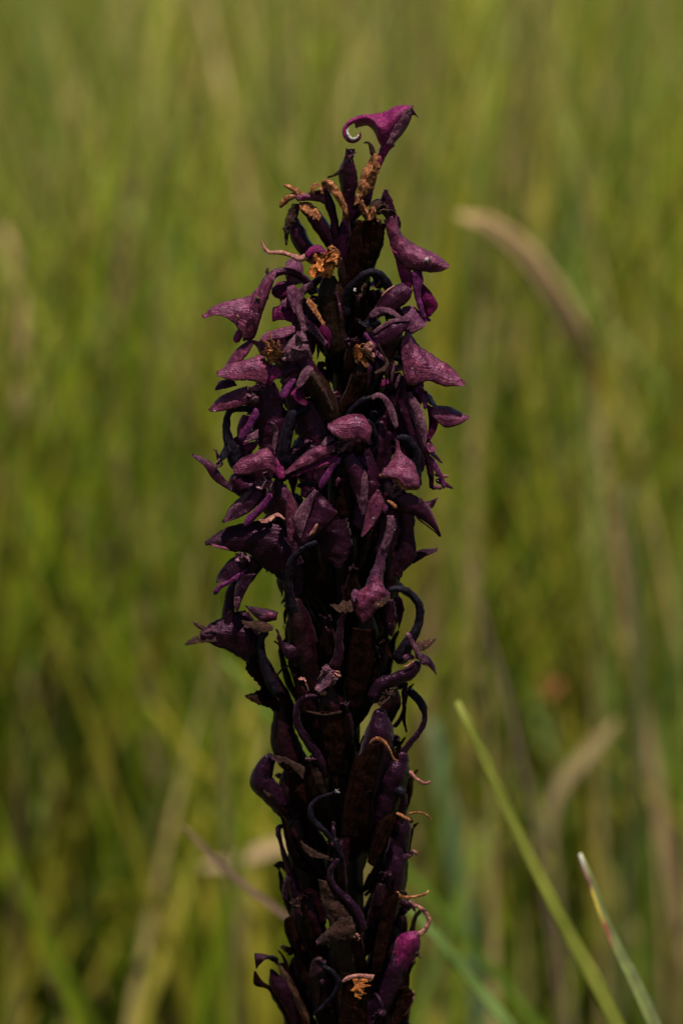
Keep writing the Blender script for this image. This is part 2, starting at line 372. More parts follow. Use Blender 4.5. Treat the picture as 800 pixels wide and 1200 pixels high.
def inner(k, y, ang):
    rs = random.Random(k * 7 + 2); ca, sa = math.cos(ang), math.sin(ang)
    Rm = np.interp(y, *OUT) * rs.uniform(.72, .95) * (.55 if sa > .35 else 1); r0 = np.interp(y, *CORE) * .8; cx = AX(y)
    tx, td = -sa, ca; q = rs.uniform(-.35, .35)
    P = lambda r, yy, s=0.: (cx + (ca + q * tx) * r + tx * s, y + yy, (sa + q * td) * r + td * s)
    flower()
    T('neck', [P(r0, 12), P(r0 + (Rm - r0) * .35, -12), P(r0 + (Rm - r0) * .7, -8), P(Rm * .9, 6)], [12, 9, 9, 14], 'dark' if rs.random() < .7 else 'spur')
    w = rs.uniform(12, 19); mt = rs.choice(['dark', 'dark', 'hood', 'red', 'dark', 'grey'])
    m0 = r0 + (Rm - r0) * .5
    L('hood', [P(m0, 0, -w * .6), P(Rm * .9, -4, -w), P(Rm + 6, 8, -w * .5), P(Rm + 16, 16)], [P(m0, 0, w * .6), P(Rm * .9, -4, w), P(Rm + 6, 8, w * .5), P(Rm + 16, 16)], mt, bulge=-5 if sa < 0 else 5, rag=.12, nz=1.6, nl=14, nw=8)
    for s_ in (-1, 1):
        l = rs.uniform(30, 52); b = s_ * rs.uniform(9, 17)
        L('petal', [P(m0, 8, b * .4), P(m0 + 8, 8 + l * .4, b - 8), P(m0 + 10, 8 + l, b * 1.4)], [P(m0 + 8, 6, b * .5), P(m0 + 16, 8 + l * .4, b + 8), P(m0 + 11, 8 + l, b * 1.4)], rs.choice(['dark', 'dark', 'red', 'dark']), bulge=3, rag=.15, nl=12, nw=7)
    T('lip', [P(m0 + 10, 12), P(m0 + 14, 26), P(m0 + 10, 42)], [6, 6, 3], 'lip' if rs.random() < .3 else 'dark', nl=8)
yy, k = 700, 0
while yy > 330:
    a_ = k * 2.39996 + 1.3
    if math.sin(a_) < .75: inner(k, yy, a_)
    yy -= 7.5; k += 1
y, k = 1290, 0
while y > 300:
    ang = k * 2.39996 + .7
    spiral(k, y, ang, math.sin(ang) > 0)
    y -= 12.5; k += 1
# smaller sheathing leaves low on the stem, below the picture
for i, z in enumerate((.03, .075, .12, .165, .205)):
    a = i * 2.4; r0 = .0075
    V = []; F = []; UV = []
    for u in range(12):
        f = u / 11; w = .011 * math.sin(math.pi * min(1, f * .85 + .15)) ** .7 + .0003
        for v in range(7):
            t = (v / 6 - .5) * 2; aa = a + t * w / r0 * .75
            rr = r0 + .008 * f * f
            V.append((math.cos(aa) * rr, math.sin(aa) * rr, z + .06 * f)); UV.append((f, v / 6))
    n0 = len(V); V += [(x * .9, y_ * .9, z_) for x, y_, z_ in V]; UV += UV
    for u in range(11):
        for v in range(6):
            p = u * 7 + v; F.append((p, p + 1, p + 8, p + 7)); F.append((p + n0, p + 7 + n0, p + 8 + n0, p + 1 + n0))
    for u in range(11):
        for v in (0, 6): p = u * 7 + v; F.append((p, p + 7, p + 7 + n0, p + n0))
    for v in range(6):
        for u in (0, 11): p = u * 7 + v; F.append((p, p + 1, p + 1 + n0, p + n0))
    finish('stem_leaf', V, F, UV, 'bract', plant, True)

# --- 1: topmost flower, facing left with a curled spur
flower('topmost flower with a smooth magenta hood and a curled spur')
L('hood', [(414, 139), (433, 134), (450, 131), (462, 125), (475, 123), (483, 126)], [(416, 143), (431, 144), (438, 152), (446, 171), (459, 170), (483, 127)], 'hood_vivid', d=(6, 12), tilt=4, bulge=15, th=18, nz=.5, nw=16)
L('hood_flank', [(483, 126), (482, 138), (474, 154), (462, 168)], [(482, 126), (472, 132), (461, 150), (452, 170)], 'grey', d=(12, 18), tilt=8, bulge=2.5, th=3)
T('spur', [(422, 154, 22), (421, 162, 22), (414, 166, 20), (406, 163, 17), (403, 154, 15), (407, 146, 13), (417, 140, 11), (432, 137, 10)], [3, 4, 5, 5.5, 6, 7, 9, 12], 'hood_vivid', nz=.2)
T('spur_lining', [(420.5, 157, 24), (418, 161.5, 24), (413, 163, 22.5), (409, 160, 20.5), (406.5, 154, 19), (409, 149, 16.5)], [1.5, 3, 4, 3.5, 3, 1.2], 'pale', nz=.2)
K('hood_tip', 480, 127, 14, 3.4, 'dry_pink', 3, 3)
T('pedicel', [(457, 164), (451, 174), (446, 184), (440, 196)], [17, 12, 10, 14], 'hood_vivid', d=(12, 12))
L('withered_sheath', [(437, 178), (431, 190), (422, 206), (418, 224), (413, 243)], [(447, 184), (446, 195), (441, 210), (437, 224), (427, 236)], 'dry', d=(14, 12), tilt=2, bulge=8, th=8, nz=2.4, rag=.1)
T('withered_tip', [(425, 168), (431, 167), (435, 173), (437, 183)], [2, 3, 5, 8], 'dry_dark', d=(18, 14))
T('ovary', [(437, 216), (428, 232), (417, 248), (405, 262), (400, 280)], [10, 15, 14, 12, 10], 'spur_purple', d=(14, 4))
# --- 2: dark bud beside it
flower('dark pointed bud left of the top flower')
L('hood', [(409, 174), (403, 186), (396, 201), (398, 216), (401, 236), (401, 262)], [(409, 174), (413, 185), (418, 201), (419, 216), (414, 234), (409, 262)], 'dark', d=(20, 8), bulge=8, th=10, nz=1)
L('hood_margin', [(383, 207), (392, 203), (399, 196), (405, 186)], [(384, 209), (394, 206), (402, 200), (408, 188)], 'dry_dark', d=(22, 26), tilt=0, bulge=1)
K('hood_tip', 410, 183, 26, 5.5, 'grey', 4, 8, ry=9)
# --- 3: withered flower upper left
flower('withered curled brown flower upper left of the tip')
T('petal', [(332, 217), (341, 220), (352, 228), (362, 232)], [3, 6, 7, 5], 'dry', d=(18, 18))
T('petal', [(328, 244), (333, 236), (345, 229), (358, 232)], [4, 8, 7, 5], 'dry', d=(14, 18))
T('petal', [(346, 233), (360, 231), (376, 231), (387, 238)], [7, 9, 11, 11], 'hood', d=(22, 18))
L('petal', [(366, 226), (364, 218), (371, 214), (377, 222)], [(369, 229), (369, 221), (373, 219), (378, 229)], 'dry', d=(22, 22), bulge=2, rag=.2)
L('withered_petal', [(382, 209), (392, 214), (402, 230), (408, 248), (407, 255), (401, 258)], [(378, 213), (384, 222), (395, 236), (402, 248), (403, 252), (400, 256)], 'dry', d=(30, 24), tilt=2, bulge=3, nz=1.6, rag=.15)
T('ovary', [(380, 218), (385, 236), (391, 257), (394, 284), (398, 300)], [9, 12, 10, 10, 10], 'spur_purple', d=(24, 8))
L('withered_petal', [(343, 238), (336, 250), (332, 264), (334, 285), (336, 287)], [(352, 239), (350, 252), (343, 264), (338, 276), (337, 287)], 'dry_dark', d=(16, 14), tilt=2, bulge=3, nz=2, rag=.35)
L('withered_petal', [(350, 236), (364, 238), (374, 246), (376, 256)], [(351, 247), (360, 252), (368, 256), (374, 260)], 'dry', d=(18, 18), bulge=2, rag=.3, nz=2)
T('ovary', [(352, 246), (366, 252), (378, 268), (390, 288), (398, 304)], [10, 17, 19, 15, 10], 'dark', d=(14, 5))
T('ovary', [(345, 252), (347, 268), (354, 286), (366, 300), (380, 312)], [10, 18, 20, 18, 12], 'dark', d=(6, 2))
K('withered_petal', 374, 224, 20, 11, 'dry', 5, 21)
# --- 4: centre upper withered head and its big bract
flower('withered head on a dark ovary under the tip')
K('withered_petal', 432, 250, 30, 15, 'dry', 7, 31, ry=10)
K('withered_petal', 449, 246, 28, 11, 'dry_dark', 6, 32, ry=9)
T('ovary', [(438, 254), (432, 280), (421, 310), (411, 345), (406, 380)], [30, 34, 32, 26, 20], 'ovary_brown', d=(16, 8), flat=.6, rib=.07)
L('bract', [(419, 257), (411, 276), (406, 300), (401, 340), (399, 385)], [(452, 262), (449, 280), (441, 305), (428, 330), (408, 388)], 'bract', d=(28, 18), tilt=-4, bulge=8, th=4, nz=1.2)
T('spur', [(432, 243), (440, 236), (449, 238), (453, 247)], [5, 6, 6, 5], 'spur', d=(10, 14))
L('petal', [(452, 222), (446, 232), (446, 246), (456, 262), (464, 272)], [(452, 222), (459, 233), (464, 248), (470, 262), (467, 272)], 'dark', d=(12, 14), bulge=4, th=4, rag=.12)
T('ovary', [(406, 250), (403, 275), (402, 300), (405, 330)], [10, 14, 16, 16], 'spur_purple', d=(14, 12))
# --- 5: upper right flower with a beaked hood and a white fleck
flower('upper right flower with a beaked hood and a white fleck')
L('hood', [(464, 252), (471, 274), (489, 288), (509, 297), (522, 306), (526, 312)], [(449, 258), (459, 291), (473, 313), (494, 318), (513, 319), (526, 314)], 'hood', d=(20, 40), tilt=8, bulge=10, th=3, nz=1.2, nw=14)
K('white_fleck', 500, 305, 48, 3.2, 'pale', 3, 41)
L('hood_flank', [(456, 285), (463, 305), (468, 325), (474, 342)], [(470, 298), (479, 312), (483, 325), (482, 340)], 'hood_vivid', d=(28, 24), bulge=4)
T('lip', [(487, 316), (489, 328), (489, 345), (493, 362), (498, 374)], [12, 13, 8, 7, 6], 'lip', d=(36, 36), flat=.5)
L('petal', [(489, 331), (488, 350), (494, 366), (502, 371)], [(493, 330), (505, 343), (513, 358), (504, 371)], 'red', d=(26, 28), bulge=4)
L('petal', [(472, 331), (458, 337), (447, 347), (438, 363), (437, 370)], [(484, 340), (478, 353), (466, 362), (450, 370), (438, 372)], 'dark', d=(32, 36), bulge=6, th=2)
T('petal_margin', [(463, 334), (454, 340), (446, 348)], [1.6, 1.8, 1.2], 'dry_pink', d=(37, 40))
L('petal', [(495, 362), (500, 368), (504, 376)], [(493, 366), (497, 376), (504, 377)], 'red', d=(24, 24), bulge=2)
# --- 6: hooked spur and ovary right of the stem
flower()
T('spur', [(404, 372, 22), (406, 348, 28), (416, 330, 34), (431, 320, 36), (445, 322, 32), (458, 340, 24)], [16, 15, 12, 11, 12, 14], 'spur')
K('fleck', 416, 340, 40, 2.2, 'pale', 2, 51)
L('petal', [(432, 369), (438, 362), (447, 359), (459, 362), (470, 371)], [(436, 374), (444, 369), (452, 367), (461, 371), (469, 376)], 'grey', d=(40, 42), bulge=3, tilt=5)
L('petal', [(434, 393), (442, 384), (456, 376), (470, 373), (481, 374)], [(440, 403), (452, 406), (464, 398), (474, 388), (482, 376)], 'dark', d=(40, 44), bulge=5)
L('petal', [(436, 389), (444, 382), (457, 375), (470, 372), (481, 374)], [(439, 392), (447, 386), (459, 379), (470, 377), (480, 376)], 'grey', d=(45, 49), bulge=1.5, tilt=3)
L('petal', [(416, 374), (424, 377), (436, 368)], [(420, 378), (430, 384), (446, 378)], 'spur', d=(32, 36), bulge=3)
L('petal', [(471, 360), (482, 358), (492, 366), (499, 378)], [(471, 374), (476, 388), (484, 391), (499, 381)], 'pink', d=(30, 34), bulge=3)
T('ovary', [(466, 372), (458, 395), (446, 425), (430, 455)], [18, 24, 22, 14], 'dark', d=(26, 10))
# --- 7: right flower with the broad ragged hood
flower('right flower with a broad wavy mauve hood')
L('hood', [(472, 383), (481, 390), (490, 404), (510, 418), (530, 431), (544, 450)], [(470, 400), (471, 430), (478, 451), (502, 447), (521, 453), (544, 452)], 'hood', d=(30, 38), tilt=14, bulge=8, nz=1.8, th=2, nw=14)
K('mouth_fold', 492, 462, 34, 9, 'red', 4, 61)
T('lip', [(488, 452), (492, 460), (497, 470), (498, 480)], [9, 8, 6, 4], 'lip', d=(36, 38), flat=.5)
L('petal', [(479, 459), (477, 474), (484, 496), (497, 524)], [(481, 459), (492, 475), (500, 498), (499, 525)], 'grey', d=(34, 38), bulge=4)
L('petal', [(470, 450), (466, 476), (474, 505), (488, 532)], [(480, 462), (480, 480), (486, 502), (496, 530)], 'dark', d=(28, 30), bulge=5)
T('ovary', [(474, 440), (466, 470), (450, 500), (425, 530)], [16, 22, 22, 14], 'dark', d=(18, 6))
# --- 8: withered cream and orange flower in the middle right
flower('withered flower with cream and orange crumples')
K('withered_petal', 424, 414, 44, 12, 'dry', 6, 71)
K('withered_petal', 433, 409, 48, 9, 'dry_pink', 4, 72)
K('withered_petal', 419, 416, 48, 7, 'orange', 3, 74)
T('lip', [(427, 389), (431, 396), (437, 402), (442, 407)], [3, 5, 4, 2], 'lip', d=(46, 50))
T('filament', [(443, 402), (447, 412), (455, 428)], [2, 2.4, 1.5], 'dry_dark', d=(52, 50))
L('withered_petal', [(452, 418), (450, 428), (438, 436)], [(456, 426), (450, 435), (440, 438)], 'dry_dark', d=(48, 50), bulge=1.5, rag=.3)
T('ovary', [(426, 420), (424, 442), (415, 465), (400, 492), (392, 512)], [20, 27, 26, 22, 14], 'ovary_brown', d=(38, 22), rib=.05)
L('bract', [(413, 440), (405, 460), (394, 480), (383, 500)], [(432, 436), (428, 455), (412, 478), (392, 502)], 'bract', d=(46, 38), tilt=2, bulge=4, nz=1.2)
T('sepal_stripe', [(463, 424), (460, 436), (458, 450)], [2.5, 4, 3], 'grey', d=(40, 40))
T('sepal_stripe', [(470, 437), (466, 445), (463, 456)], [2, 3.6, 3], 'grey', d=(38, 38))
# --- 9: grey ribbon hood and dark spurs right of centre
flower()
L('hood', [(433, 464), (444, 460), (455, 467), (463, 482), (467, 500)], [(436, 469), (445, 467), (452, 477), (456, 489), (463, 503)], 'grey', d=(50, 50), bulge=3, tilt=4)
T('spur', [(436, 466), (424, 470), (412, 480), (405, 492)], [8, 10, 11, 10], 'spur', d=(46, 40))
T('spur', [(456, 505), (454, 520), (453, 545), (446, 566)], [9, 10, 11, 12], 'spur_purple', d=(50, 44))
T('spur', [(462, 513), (477, 515), (487, 530), (486, 550), (488, 572)], [9, 13, 15, 16, 18], 'spur', d=(48, 36))
T('spur', [(440, 480), (432, 500), (432, 520), (440, 540)], [12, 14, 12, 10], 'spur', d=(38, 30))
T('ovary', [(446, 492), (446, 530), (440, 560), (428, 600)], [16, 22, 26, 20], 'dark', d=(34, 20))
# --- 10: far right flower
flower('far right flower with a small pointed mauve hood')
L('hood', [(503, 477), (513, 475), (527, 477), (538, 482), (549, 490)], [(505, 486), (512, 494), (522, 501), (537, 498), (549, 491)], 'hood', d=(26, 30), tilt=10, bulge=6)
L('hood_side', [(496, 466), (500, 480), (502, 496), (500, 515)], [(505, 477), (513, 492), (511, 504), (504, 516)], 'red', d=(24, 24), bulge=4)
L('petal', [(501, 514), (505, 518), (510, 526)], [(499, 524), (503, 531), (510, 528)], 'hood', d=(24, 26), bulge=2)
T('lip', [(501, 534), (507, 542), (513, 552), (518, 562), (520, 573)], [5, 7, 6, 6, 4], 'lip', d=(26, 28), flat=.6)
T('petal_tip', [(508, 556), (516, 558), (526, 558)], [4, 3.5, 4], 'dry_pink', d=(22, 24))
T('petal_tip', [(510, 562), (520, 567), (531, 573)], [6, 6, 2.5], 'dark', d=(24, 26))
T('petal_tip', [(505, 573), (511, 571), (518, 573)], [4, 5, 3], 'pink', d=(26, 26))
L('petal', [(497, 588), (503, 587), (513, 583)], [(500, 596), (507, 595), (511, 587)], 'dark', d=(20, 22), bulge=2)
L('petal', [(492, 500), (494, 525), (500, 550), (505, 572)], [(503, 508), (503, 530), (508, 548), (508, 572)], 'dark', d=(22, 22), bulge=4)
# --- 11: centre flower with a domed hood
flower('centre front flower with a domed mauve hood')
L('hood', [(384, 501), (391, 493), (407, 486), (425, 486), (430, 497)], [(384, 502), (392, 511), (406, 517), (421, 515), (432, 521)], 'hood', d=(58, 56), tilt=18, bulge=9, nz=.9, th=2, nw=14, up=.4)
L('hood_side', [(430, 493), (433, 503), (433, 520)], [(422, 492), (426, 505), (431, 521)], 'grey', d=(58, 68), tilt=6, bulge=2)
K('column', 402, 524, 54, 9, 'column', 5, 81, ry=10)
L('petal', [(333, 554), (350, 537), (366, 525), (381, 520), (393, 520)], [(334, 556), (350, 550), (366, 543), (381, 535), (392, 530)], 'hood', d=(62, 58), tilt=7, bulge=4, nz=1)
L('petal_margin', [(341, 558), (362, 549), (382, 544), (398, 540)], [(342, 559), (362, 551), (382, 547), (398, 543)], 'dry_pink', d=(62, 58), tilt=1, bulge=.5)
L('petal', [(345, 556), (362, 545), (380, 537), (395, 531)], [(348, 558), (364, 550), (382, 545), (396, 541)], 'hood_vivid', d=(58, 54), bulge=1.5)
L('petal', [(377, 520), (381, 513), (386, 510), (391, 510)], [(379, 524), (384, 520), (388, 517), (392, 516)], 'grey', d=(58, 58), bulge=2)
T('lip', [(399, 536), (391, 546), (384, 556), (378, 566), (375, 574)], [5, 6, 9, 9, 4], 'lip', d=(62, 66), flat=.6)
L('petal', [(400, 540), (406, 558), (413, 578), (423, 604)], [(413, 530), (426, 545), (431, 565), (427, 604)], 'dark', d=(54, 60), bulge=6, tilt=4)
L('petal_stripe', [(427, 551), (422, 566), (418, 583), (423, 604)], [(430, 556), (431, 571), (430, 588), (427, 604)], 'grey', d=(66, 64), tilt=0, bulge=1.5)
T('spur', [(428, 492), (436, 500), (440, 515), (438, 535)], [8, 8, 9, 9], 'spur', d=(54, 40))
T('ovary', [(404, 530), (402, 560), (398, 595), (396, 630)], [14, 22, 26, 20], 'ovary', d=(44, 26))
# --- 12: front right flower with an orange rimmed hood
flower('front right flower with a brown rimmed hood over a mottled mouth')
L('hood', [(461, 511), (463, 528), (455, 543), (444, 557)], [(466, 511), (471, 531), (486, 544), (492, 571)], 'hood', d=(46, 62), tilt=2, bulge=9, nz=1.2, nw=14, up=.5)
L('hood_rim', [(444, 556), (456, 558), (467, 561), (474, 570), (492, 571)], [(445, 559), (457, 561), (465, 565), (473, 574), (491, 574)], 'dry', d=(62, 66), tilt=1, bulge=1, rag=.3, nz=1)
L('hood', [(450, 548), (462, 548), (478, 548), (490, 556)], [(446, 558), (464, 561), (474, 571), (492, 572)], 'hood', d=(66, 64), tilt=6, bulge=4)
K('column', 460, 575, 52, 9, 'column', 5, 91, ry=12)
T('mouth_tip', [(453, 586), (459, 590), (465, 596)], [3, 5, 5], 'dry', d=(60, 60))
L('petal', [(442, 573), (432, 588), (427, 608), (424, 629)], [(444, 575), (450, 592), (440, 612), (424, 630)], 'hood', d=(58, 64), bulge=3)
L('petal', [(441, 575), (446, 590), (449, 596)], [(447, 578), (455, 594), (450, 604)], 'pink', d=(56, 58), bulge=2, tilt=2)
L('petal', [(458, 585), (465, 600), (480, 602), (498, 612), (517, 628)], [(480, 577), (494, 586), (502, 597), (510, 612), (517, 628)], 'dark', d=(52, 58), bulge=5)
L('petal_stripe', [(491, 583), (496, 593), (503, 610), (517, 629)], [(494, 584), (504, 596), (511, 611), (517, 628)], 'grey', d=(60, 62), tilt=0, bulge=1.5)
T('petal_margin', [(484, 598), (489, 607), (500, 616), (514, 627)], [1.5, 2, 2, 1], 'pink', d=(58, 60))
L('petal', [(458, 590), (466, 610), (472, 622)], [(484, 600), (486, 615), (474, 628)], 'dark', d=(40, 40), bulge=5)
# --- 13: front lower flower on a long neck
flower('grey purple hood on a long drooping neck in the lower middle')
T('neck', [(458, 606), (458, 616), (453, 634), (446, 654), (441, 676), (436, 692)], [8, 11, 11, 12, 17, 28], 'hood_dim', d=(58, 66), flat=.75, nz=1.5)
L('neck_highlight', [(453, 604), (452, 618), (449, 632), (446, 642)], [(461, 604), (462, 617), (458, 634), (450, 646)], 'grey', d=(65, 68), bulge=1.5, tilt=0, th=1)  # grey sheet standing for the highlight at the top of the neck
L('hood', [(437, 670), (427, 687), (412, 700), (413, 713), (425, 731)], [(446, 674), (451, 689), (458, 698), (442, 715), (426, 731)], 'hood', d=(66, 74), bulge=9, tilt=2, nz=1.4, th=3)
L('withered_petal', [(386, 707), (396, 707), (405, 705), (412, 702)], [(389, 711), (396, 716), (404, 718), (414, 716)], 'dry_dark', d=(70, 74), rag=.45, bulge=2, nz=1.6)
L('withered_petal', [(437, 709), (446, 703), (457, 697)], [(440, 713), (449, 711), (457, 703)], 'dry_dark', d=(80, 78), rag=.4, bulge=2)
L('petal', [(412, 702), (411, 696), (415, 690), (418, 692)], [(414, 706), (416, 702), (419, 699), (420, 695)], 'pink', d=(76, 74), bulge=1.5)
L('petal', [(445, 704), (445, 722), (450, 738), (459, 745)], [(461, 702), (464, 718), (463, 732), (460, 745)], 'dark', d=(58, 56), bulge=3, rag=.2)
T('ovary', [(430, 715), (427, 750), (420, 790), (414, 830)], [22, 30, 32, 24], 'ovary', d=(60, 44), rib=.08)
L('bract', [(412, 735), (408, 765), (405, 795), (408, 830)], [(440, 738), (440, 765), (434, 795), (422, 830)], 'bract', d=(72, 58), tilt=-2, bulge=5)
# --- 14: small crumpled pale head, centre low
flower('small crumpled pale head on a grey neck, lower middle')
T('neck', [(403, 717), (399, 732), (397, 750), (396, 770), (389, 785)], [9, 8, 10, 12, 16], 'dark', d=(76, 74), flat=.8)
K('withered_hood', 383, 795, 74, 12, 'grey', 6, 101)
K('withered_petal', 394, 789, 80, 9, 'dry_pink', 4, 102, ry=6)
L('withered_petal', [(385, 786), (378, 796), (371, 812)], [(391, 790), (386, 802), (374, 812)], 'grey', d=(80, 80), bulge=2, rag=.2)
K('withered_petal', 377, 811, 76, 5, 'dry_pink', 3, 103, ry=3)
L('fleck', [(349, 795), (354, 793), (359, 797)], [(350, 797), (355, 797), (359, 799)], 'dry_pink', d=(70, 70), rag=.4, bulge=1)
T('filament', [(357, 799), (360, 805), (362, 811)], [1.5, 1.8, 1], 'dry_pink', d=(70, 70))
T('ovary', [(385, 800), (388, 835), (392, 870), (394, 910)], [20, 29, 30, 20], 'ovary', d=(64, 50), rib=.08)
# --- 15: first left flower: arched neck and pointed hood
flower('upper left flower with a long pointed hood on an arched neck')
L('hood', [(237, 370), (252, 358), (270, 352), (290, 347), (303, 338)], [(238, 373), (257, 370), (272, 377), (281, 389), (287, 402)], 'hood', d=(28, 26), tilt=10, bulge=7, nz=1.4, th=2.5, nw=14)
L('hood', [(296, 343), (310, 327), (320, 317), (324, 318)], [(284, 400), (298, 396), (308, 366), (320, 333)], 'hood', d=(34, 30), tilt=2, bulge=7, th=3, nz=1.4, nw=12)
T('spur', [(308, 352, 28), (312, 334, 28), (321, 321, 27), (334, 318, 24), (350, 322, 18), (366, 336, 10)], [16, 17, 13, 11, 12, 12], 'dark')
T('petal_knob', [(282, 385), (278, 396), (276, 402)], [8, 9, 6], 'hood_vivid', d=(26, 26))
K('wart', 302, 351, 40, 3.5, 'dry_dark', 3, 111)
K('wart', 279, 371, 39, 2.4, 'dry_pink', 2, 112)
L('petal', [(292, 398), (276, 410), (264, 428), (262, 436)], [(298, 402), (290, 416), (276, 430), (264, 438)], 'hood', d=(26, 28), bulge=3)
L('petal', [(292, 400), (300, 406), (306, 418)], [(296, 398), (310, 402), (318, 414)], 'pink', d=(28, 30), bulge=2)
# --- 16: purple remains behind it
flower()
L('petal', [(335, 307), (345, 301), (354, 308), (356, 325)], [(333, 320), (338, 332), (347, 334), (357, 330)], 'pink', d=(8, 10), bulge=5)
L('petal', [(319, 337), (326, 331), (342, 328)], [(318, 344), (326, 350), (344, 344)], 'red', d=(10, 12), bulge=3)
T('petal_tip', [(314, 313), (313, 319), (318, 324)], [3, 4, 4], 'dry_dark', d=(12, 12))
K('petal', 345, 350, 22, 12, 'pink', 4, 121, ry=14)
L('petal', [(337, 336), (345, 334), (351, 345), (347, 366)], [(336, 342), (338, 352), (342, 362), (346, 368)], 'pink', d=(28, 32), bulge=3, nz=1.6)
T('petal', [(368, 332), (355, 340), (350, 355), (352, 372), (357, 390)], [6, 8, 8, 7, 8], 'grey', d=(36, 44), flat=.5)
L('petal', [(320, 360), (332, 357), (347, 358)], [(319, 377), (332, 375), (347, 380)], 'red', d=(14, 18), bulge=3)
L('petal', [(346, 358), (360, 368), (376, 386), (384, 398)], [(346, 378), (356, 384), (368, 396), (380, 404)], 'dark', d=(24, 26), bulge=4)
L('petal', [(361, 348), (369, 356), (376, 370), (380, 382)], [(359, 354), (365, 364), (374, 376), (379, 384)], 'dry', d=(44, 42), bulge=2, rag=.3, nz=1.5)
T('ovary', [(384, 322), (388, 350), (390, 380), (394, 420)], [26, 32, 30, 24], 'ovary_brown', d=(24, 18), rib=.05)
T('ovary_highlight', [(392, 338), (396, 352), (400, 374)], [2, 3, 1.5], 'hood', d=(40, 38))  # pale strip painted in as the highlight along the ovary
# --- 17: brown crumple with a long tendril
flower('orange brown crumpled flower with a long curling tendril')
T('tendril', [(306, 282), (310, 291), (316, 296), (328, 296), (342, 300), (352, 303), (362, 299)], [2.5, 4, 5, 5, 6, 8, 9], 'dry_pink', d=(28, 34))
L('petal', [(358, 297), (364, 289), (375, 287), (384, 297)], [(361, 303), (368, 297), (377, 297), (383, 303)], 'hood_vivid', d=(36, 38), bulge=3)
K('withered_petal', 372, 297, 36, 11, 'dry_pink', 5, 131, ry=8)
K('withered_petal', 384, 306, 40, 14, 'orange', 7, 132)
K('withered_petal', 374, 316, 36, 12, 'orange', 6, 134)
K('withered_petal', 393, 302, 38, 10, 'dry', 6, 133)
# --- 18: tan and grey crumpled heads, left
flower('tan and grey crumpled pair of hoods left of the stem')
K('withered_petal', 318, 411, 44, 13, 'dry', 7, 141, ry=14)
L('withered_hood', [(329, 415), (341, 396), (352, 388), (358, 391)], [(332, 424), (345, 424), (358, 420), (367, 421)], 'grey', d=(44, 50), tilt=6, bulge=6, nz=2.8, rag=.1, nw=14)
K('withered_petal', 350, 405, 52, 11, 'grey', 4, 142)
L('petal', [(304, 398), (311, 390), (326, 385), (345, 381)], [(308, 402), (318, 399), (332, 397), (346, 390)], 'hood', d=(36, 32), bulge=3, tilt=6)
T('ovary', [(352, 410), (362, 436), (376, 462), (388, 500)], [16, 22, 26, 20], 'dark', d=(40, 24))
T('spur', [(330, 440), (345, 432), (360, 438), (368, 456)], [12, 14, 14, 12], 'dark', d=(38, 30))
L('petal', [(347, 452), (352, 437), (361, 428), (366, 431)], [(350, 455), (357, 450), (364, 440), (367, 433)], 'grey', d=(52, 54), bulge=3)
T('lip', [(346, 444), (338, 453), (332, 464), (331, 469)], [6, 8, 9, 4], 'lip', d=(50, 54), flat=.6)
L('petal', [(346, 454), (354, 456), (360, 470)], [(340, 462), (350, 474), (360, 476)], 'red', d=(46, 48), bulge=2)
T('ovary', [(364, 434), (374, 452), (384, 472), (390, 498)], [12, 20, 20, 14], 'ovary_brown', d=(50, 40), rib=.05)
L('withered_petal', [(366, 436), (374, 446), (383, 460), (391, 480)], [(363, 440), (370, 452), (379, 466), (388, 484)], 'dry_dark', d=(62, 54), tilt=0, bulge=2, rag=.3, nz=1.2)
L('petal', [(357, 380), (366, 381), (376, 391), (384, 402)], [(354, 386), (362, 388), (371, 396), (380, 405)], 'grey', d=(34, 34), bulge=2)
# --- 19: left hood, lit mauve
flower('left flower with a rounded mauve hood like a cap')
L('hood', [(254, 438), (268, 427), (290, 421), (307, 416), (313, 428)], [(255, 441), (270, 446), (290, 446), (303, 449), (311, 453)], 'hood', d=(40, 36), tilt=14, bulge=7, up=.3, nw=14)
L('hood_side', [(308, 420), (318, 426), (328, 434)], [(310, 452), (318, 448), (330, 440)], 'hood_vivid', d=(36, 34), bulge=4)
L('petal', [(252, 456), (258, 446), (272, 444)], [(252, 457), (262, 456), (278, 452)], 'dark', d=(30, 32), bulge=2)
K('column', 296, 462, 42, 9, 'column', 5, 151, ry=14)
T('lip', [(300, 478), (298, 488), (292, 499), (286, 508), (281, 517)], [7, 9, 9, 8, 6], 'lip', d=(48, 50), flat=.6)
L('petal', [(244, 481), (256, 466), (272, 458), (290, 452)], [(247, 483), (266, 481), (280, 477), (292, 472)], 'hood', d=(34, 36), bulge=4, tilt=8)
# --- 20: black arched neck, far left pointed petals
flower('far left black flower with spreading pointed petals')
T('spur', [(298, 481, 34), (284, 479, 36), (272, 480, 36), (266, 490, 34), (266, 508, 32), (272, 528, 30), (280, 550, 28)], [11, 10, 11, 11, 13, 20, 26], 'spur')
L('petal', [(284, 486), (279, 497), (278, 510), (284, 524)], [(294, 488), (290, 500), (290, 512), (292, 526)], 'red', d=(26, 28), bulge=3)
L('petal', [(283, 512), (292, 506), (303, 503)], [(286, 519), (295, 517), (303, 514)], 'grey', d=(42, 44), bulge=3, nz=1.6)
L('petal', [(284, 520), (294, 518), (303, 516)], [(288, 529), (296, 529), (302, 522)], 'red', d=(36, 38), bulge=3)
L('petal', [(225, 534), (240, 537), (252, 545), (262, 560), (274, 575)], [(225, 535), (238, 545), (250, 562), (266, 573), (282, 582)], 'dark', d=(30, 36), bulge=4)
L('petal', [(225, 534), (236, 538), (247, 543), (254, 554)], [(228, 536), (238, 542), (246, 549), (253, 556)], 'hood', d=(36, 40), bulge=1, tilt=1)
L('petal', [(251, 526), (256, 532), (262, 544)], [(252, 527), (254, 538), (258, 548)], 'dark', d=(30, 32), bulge=1.5, tilt=2)
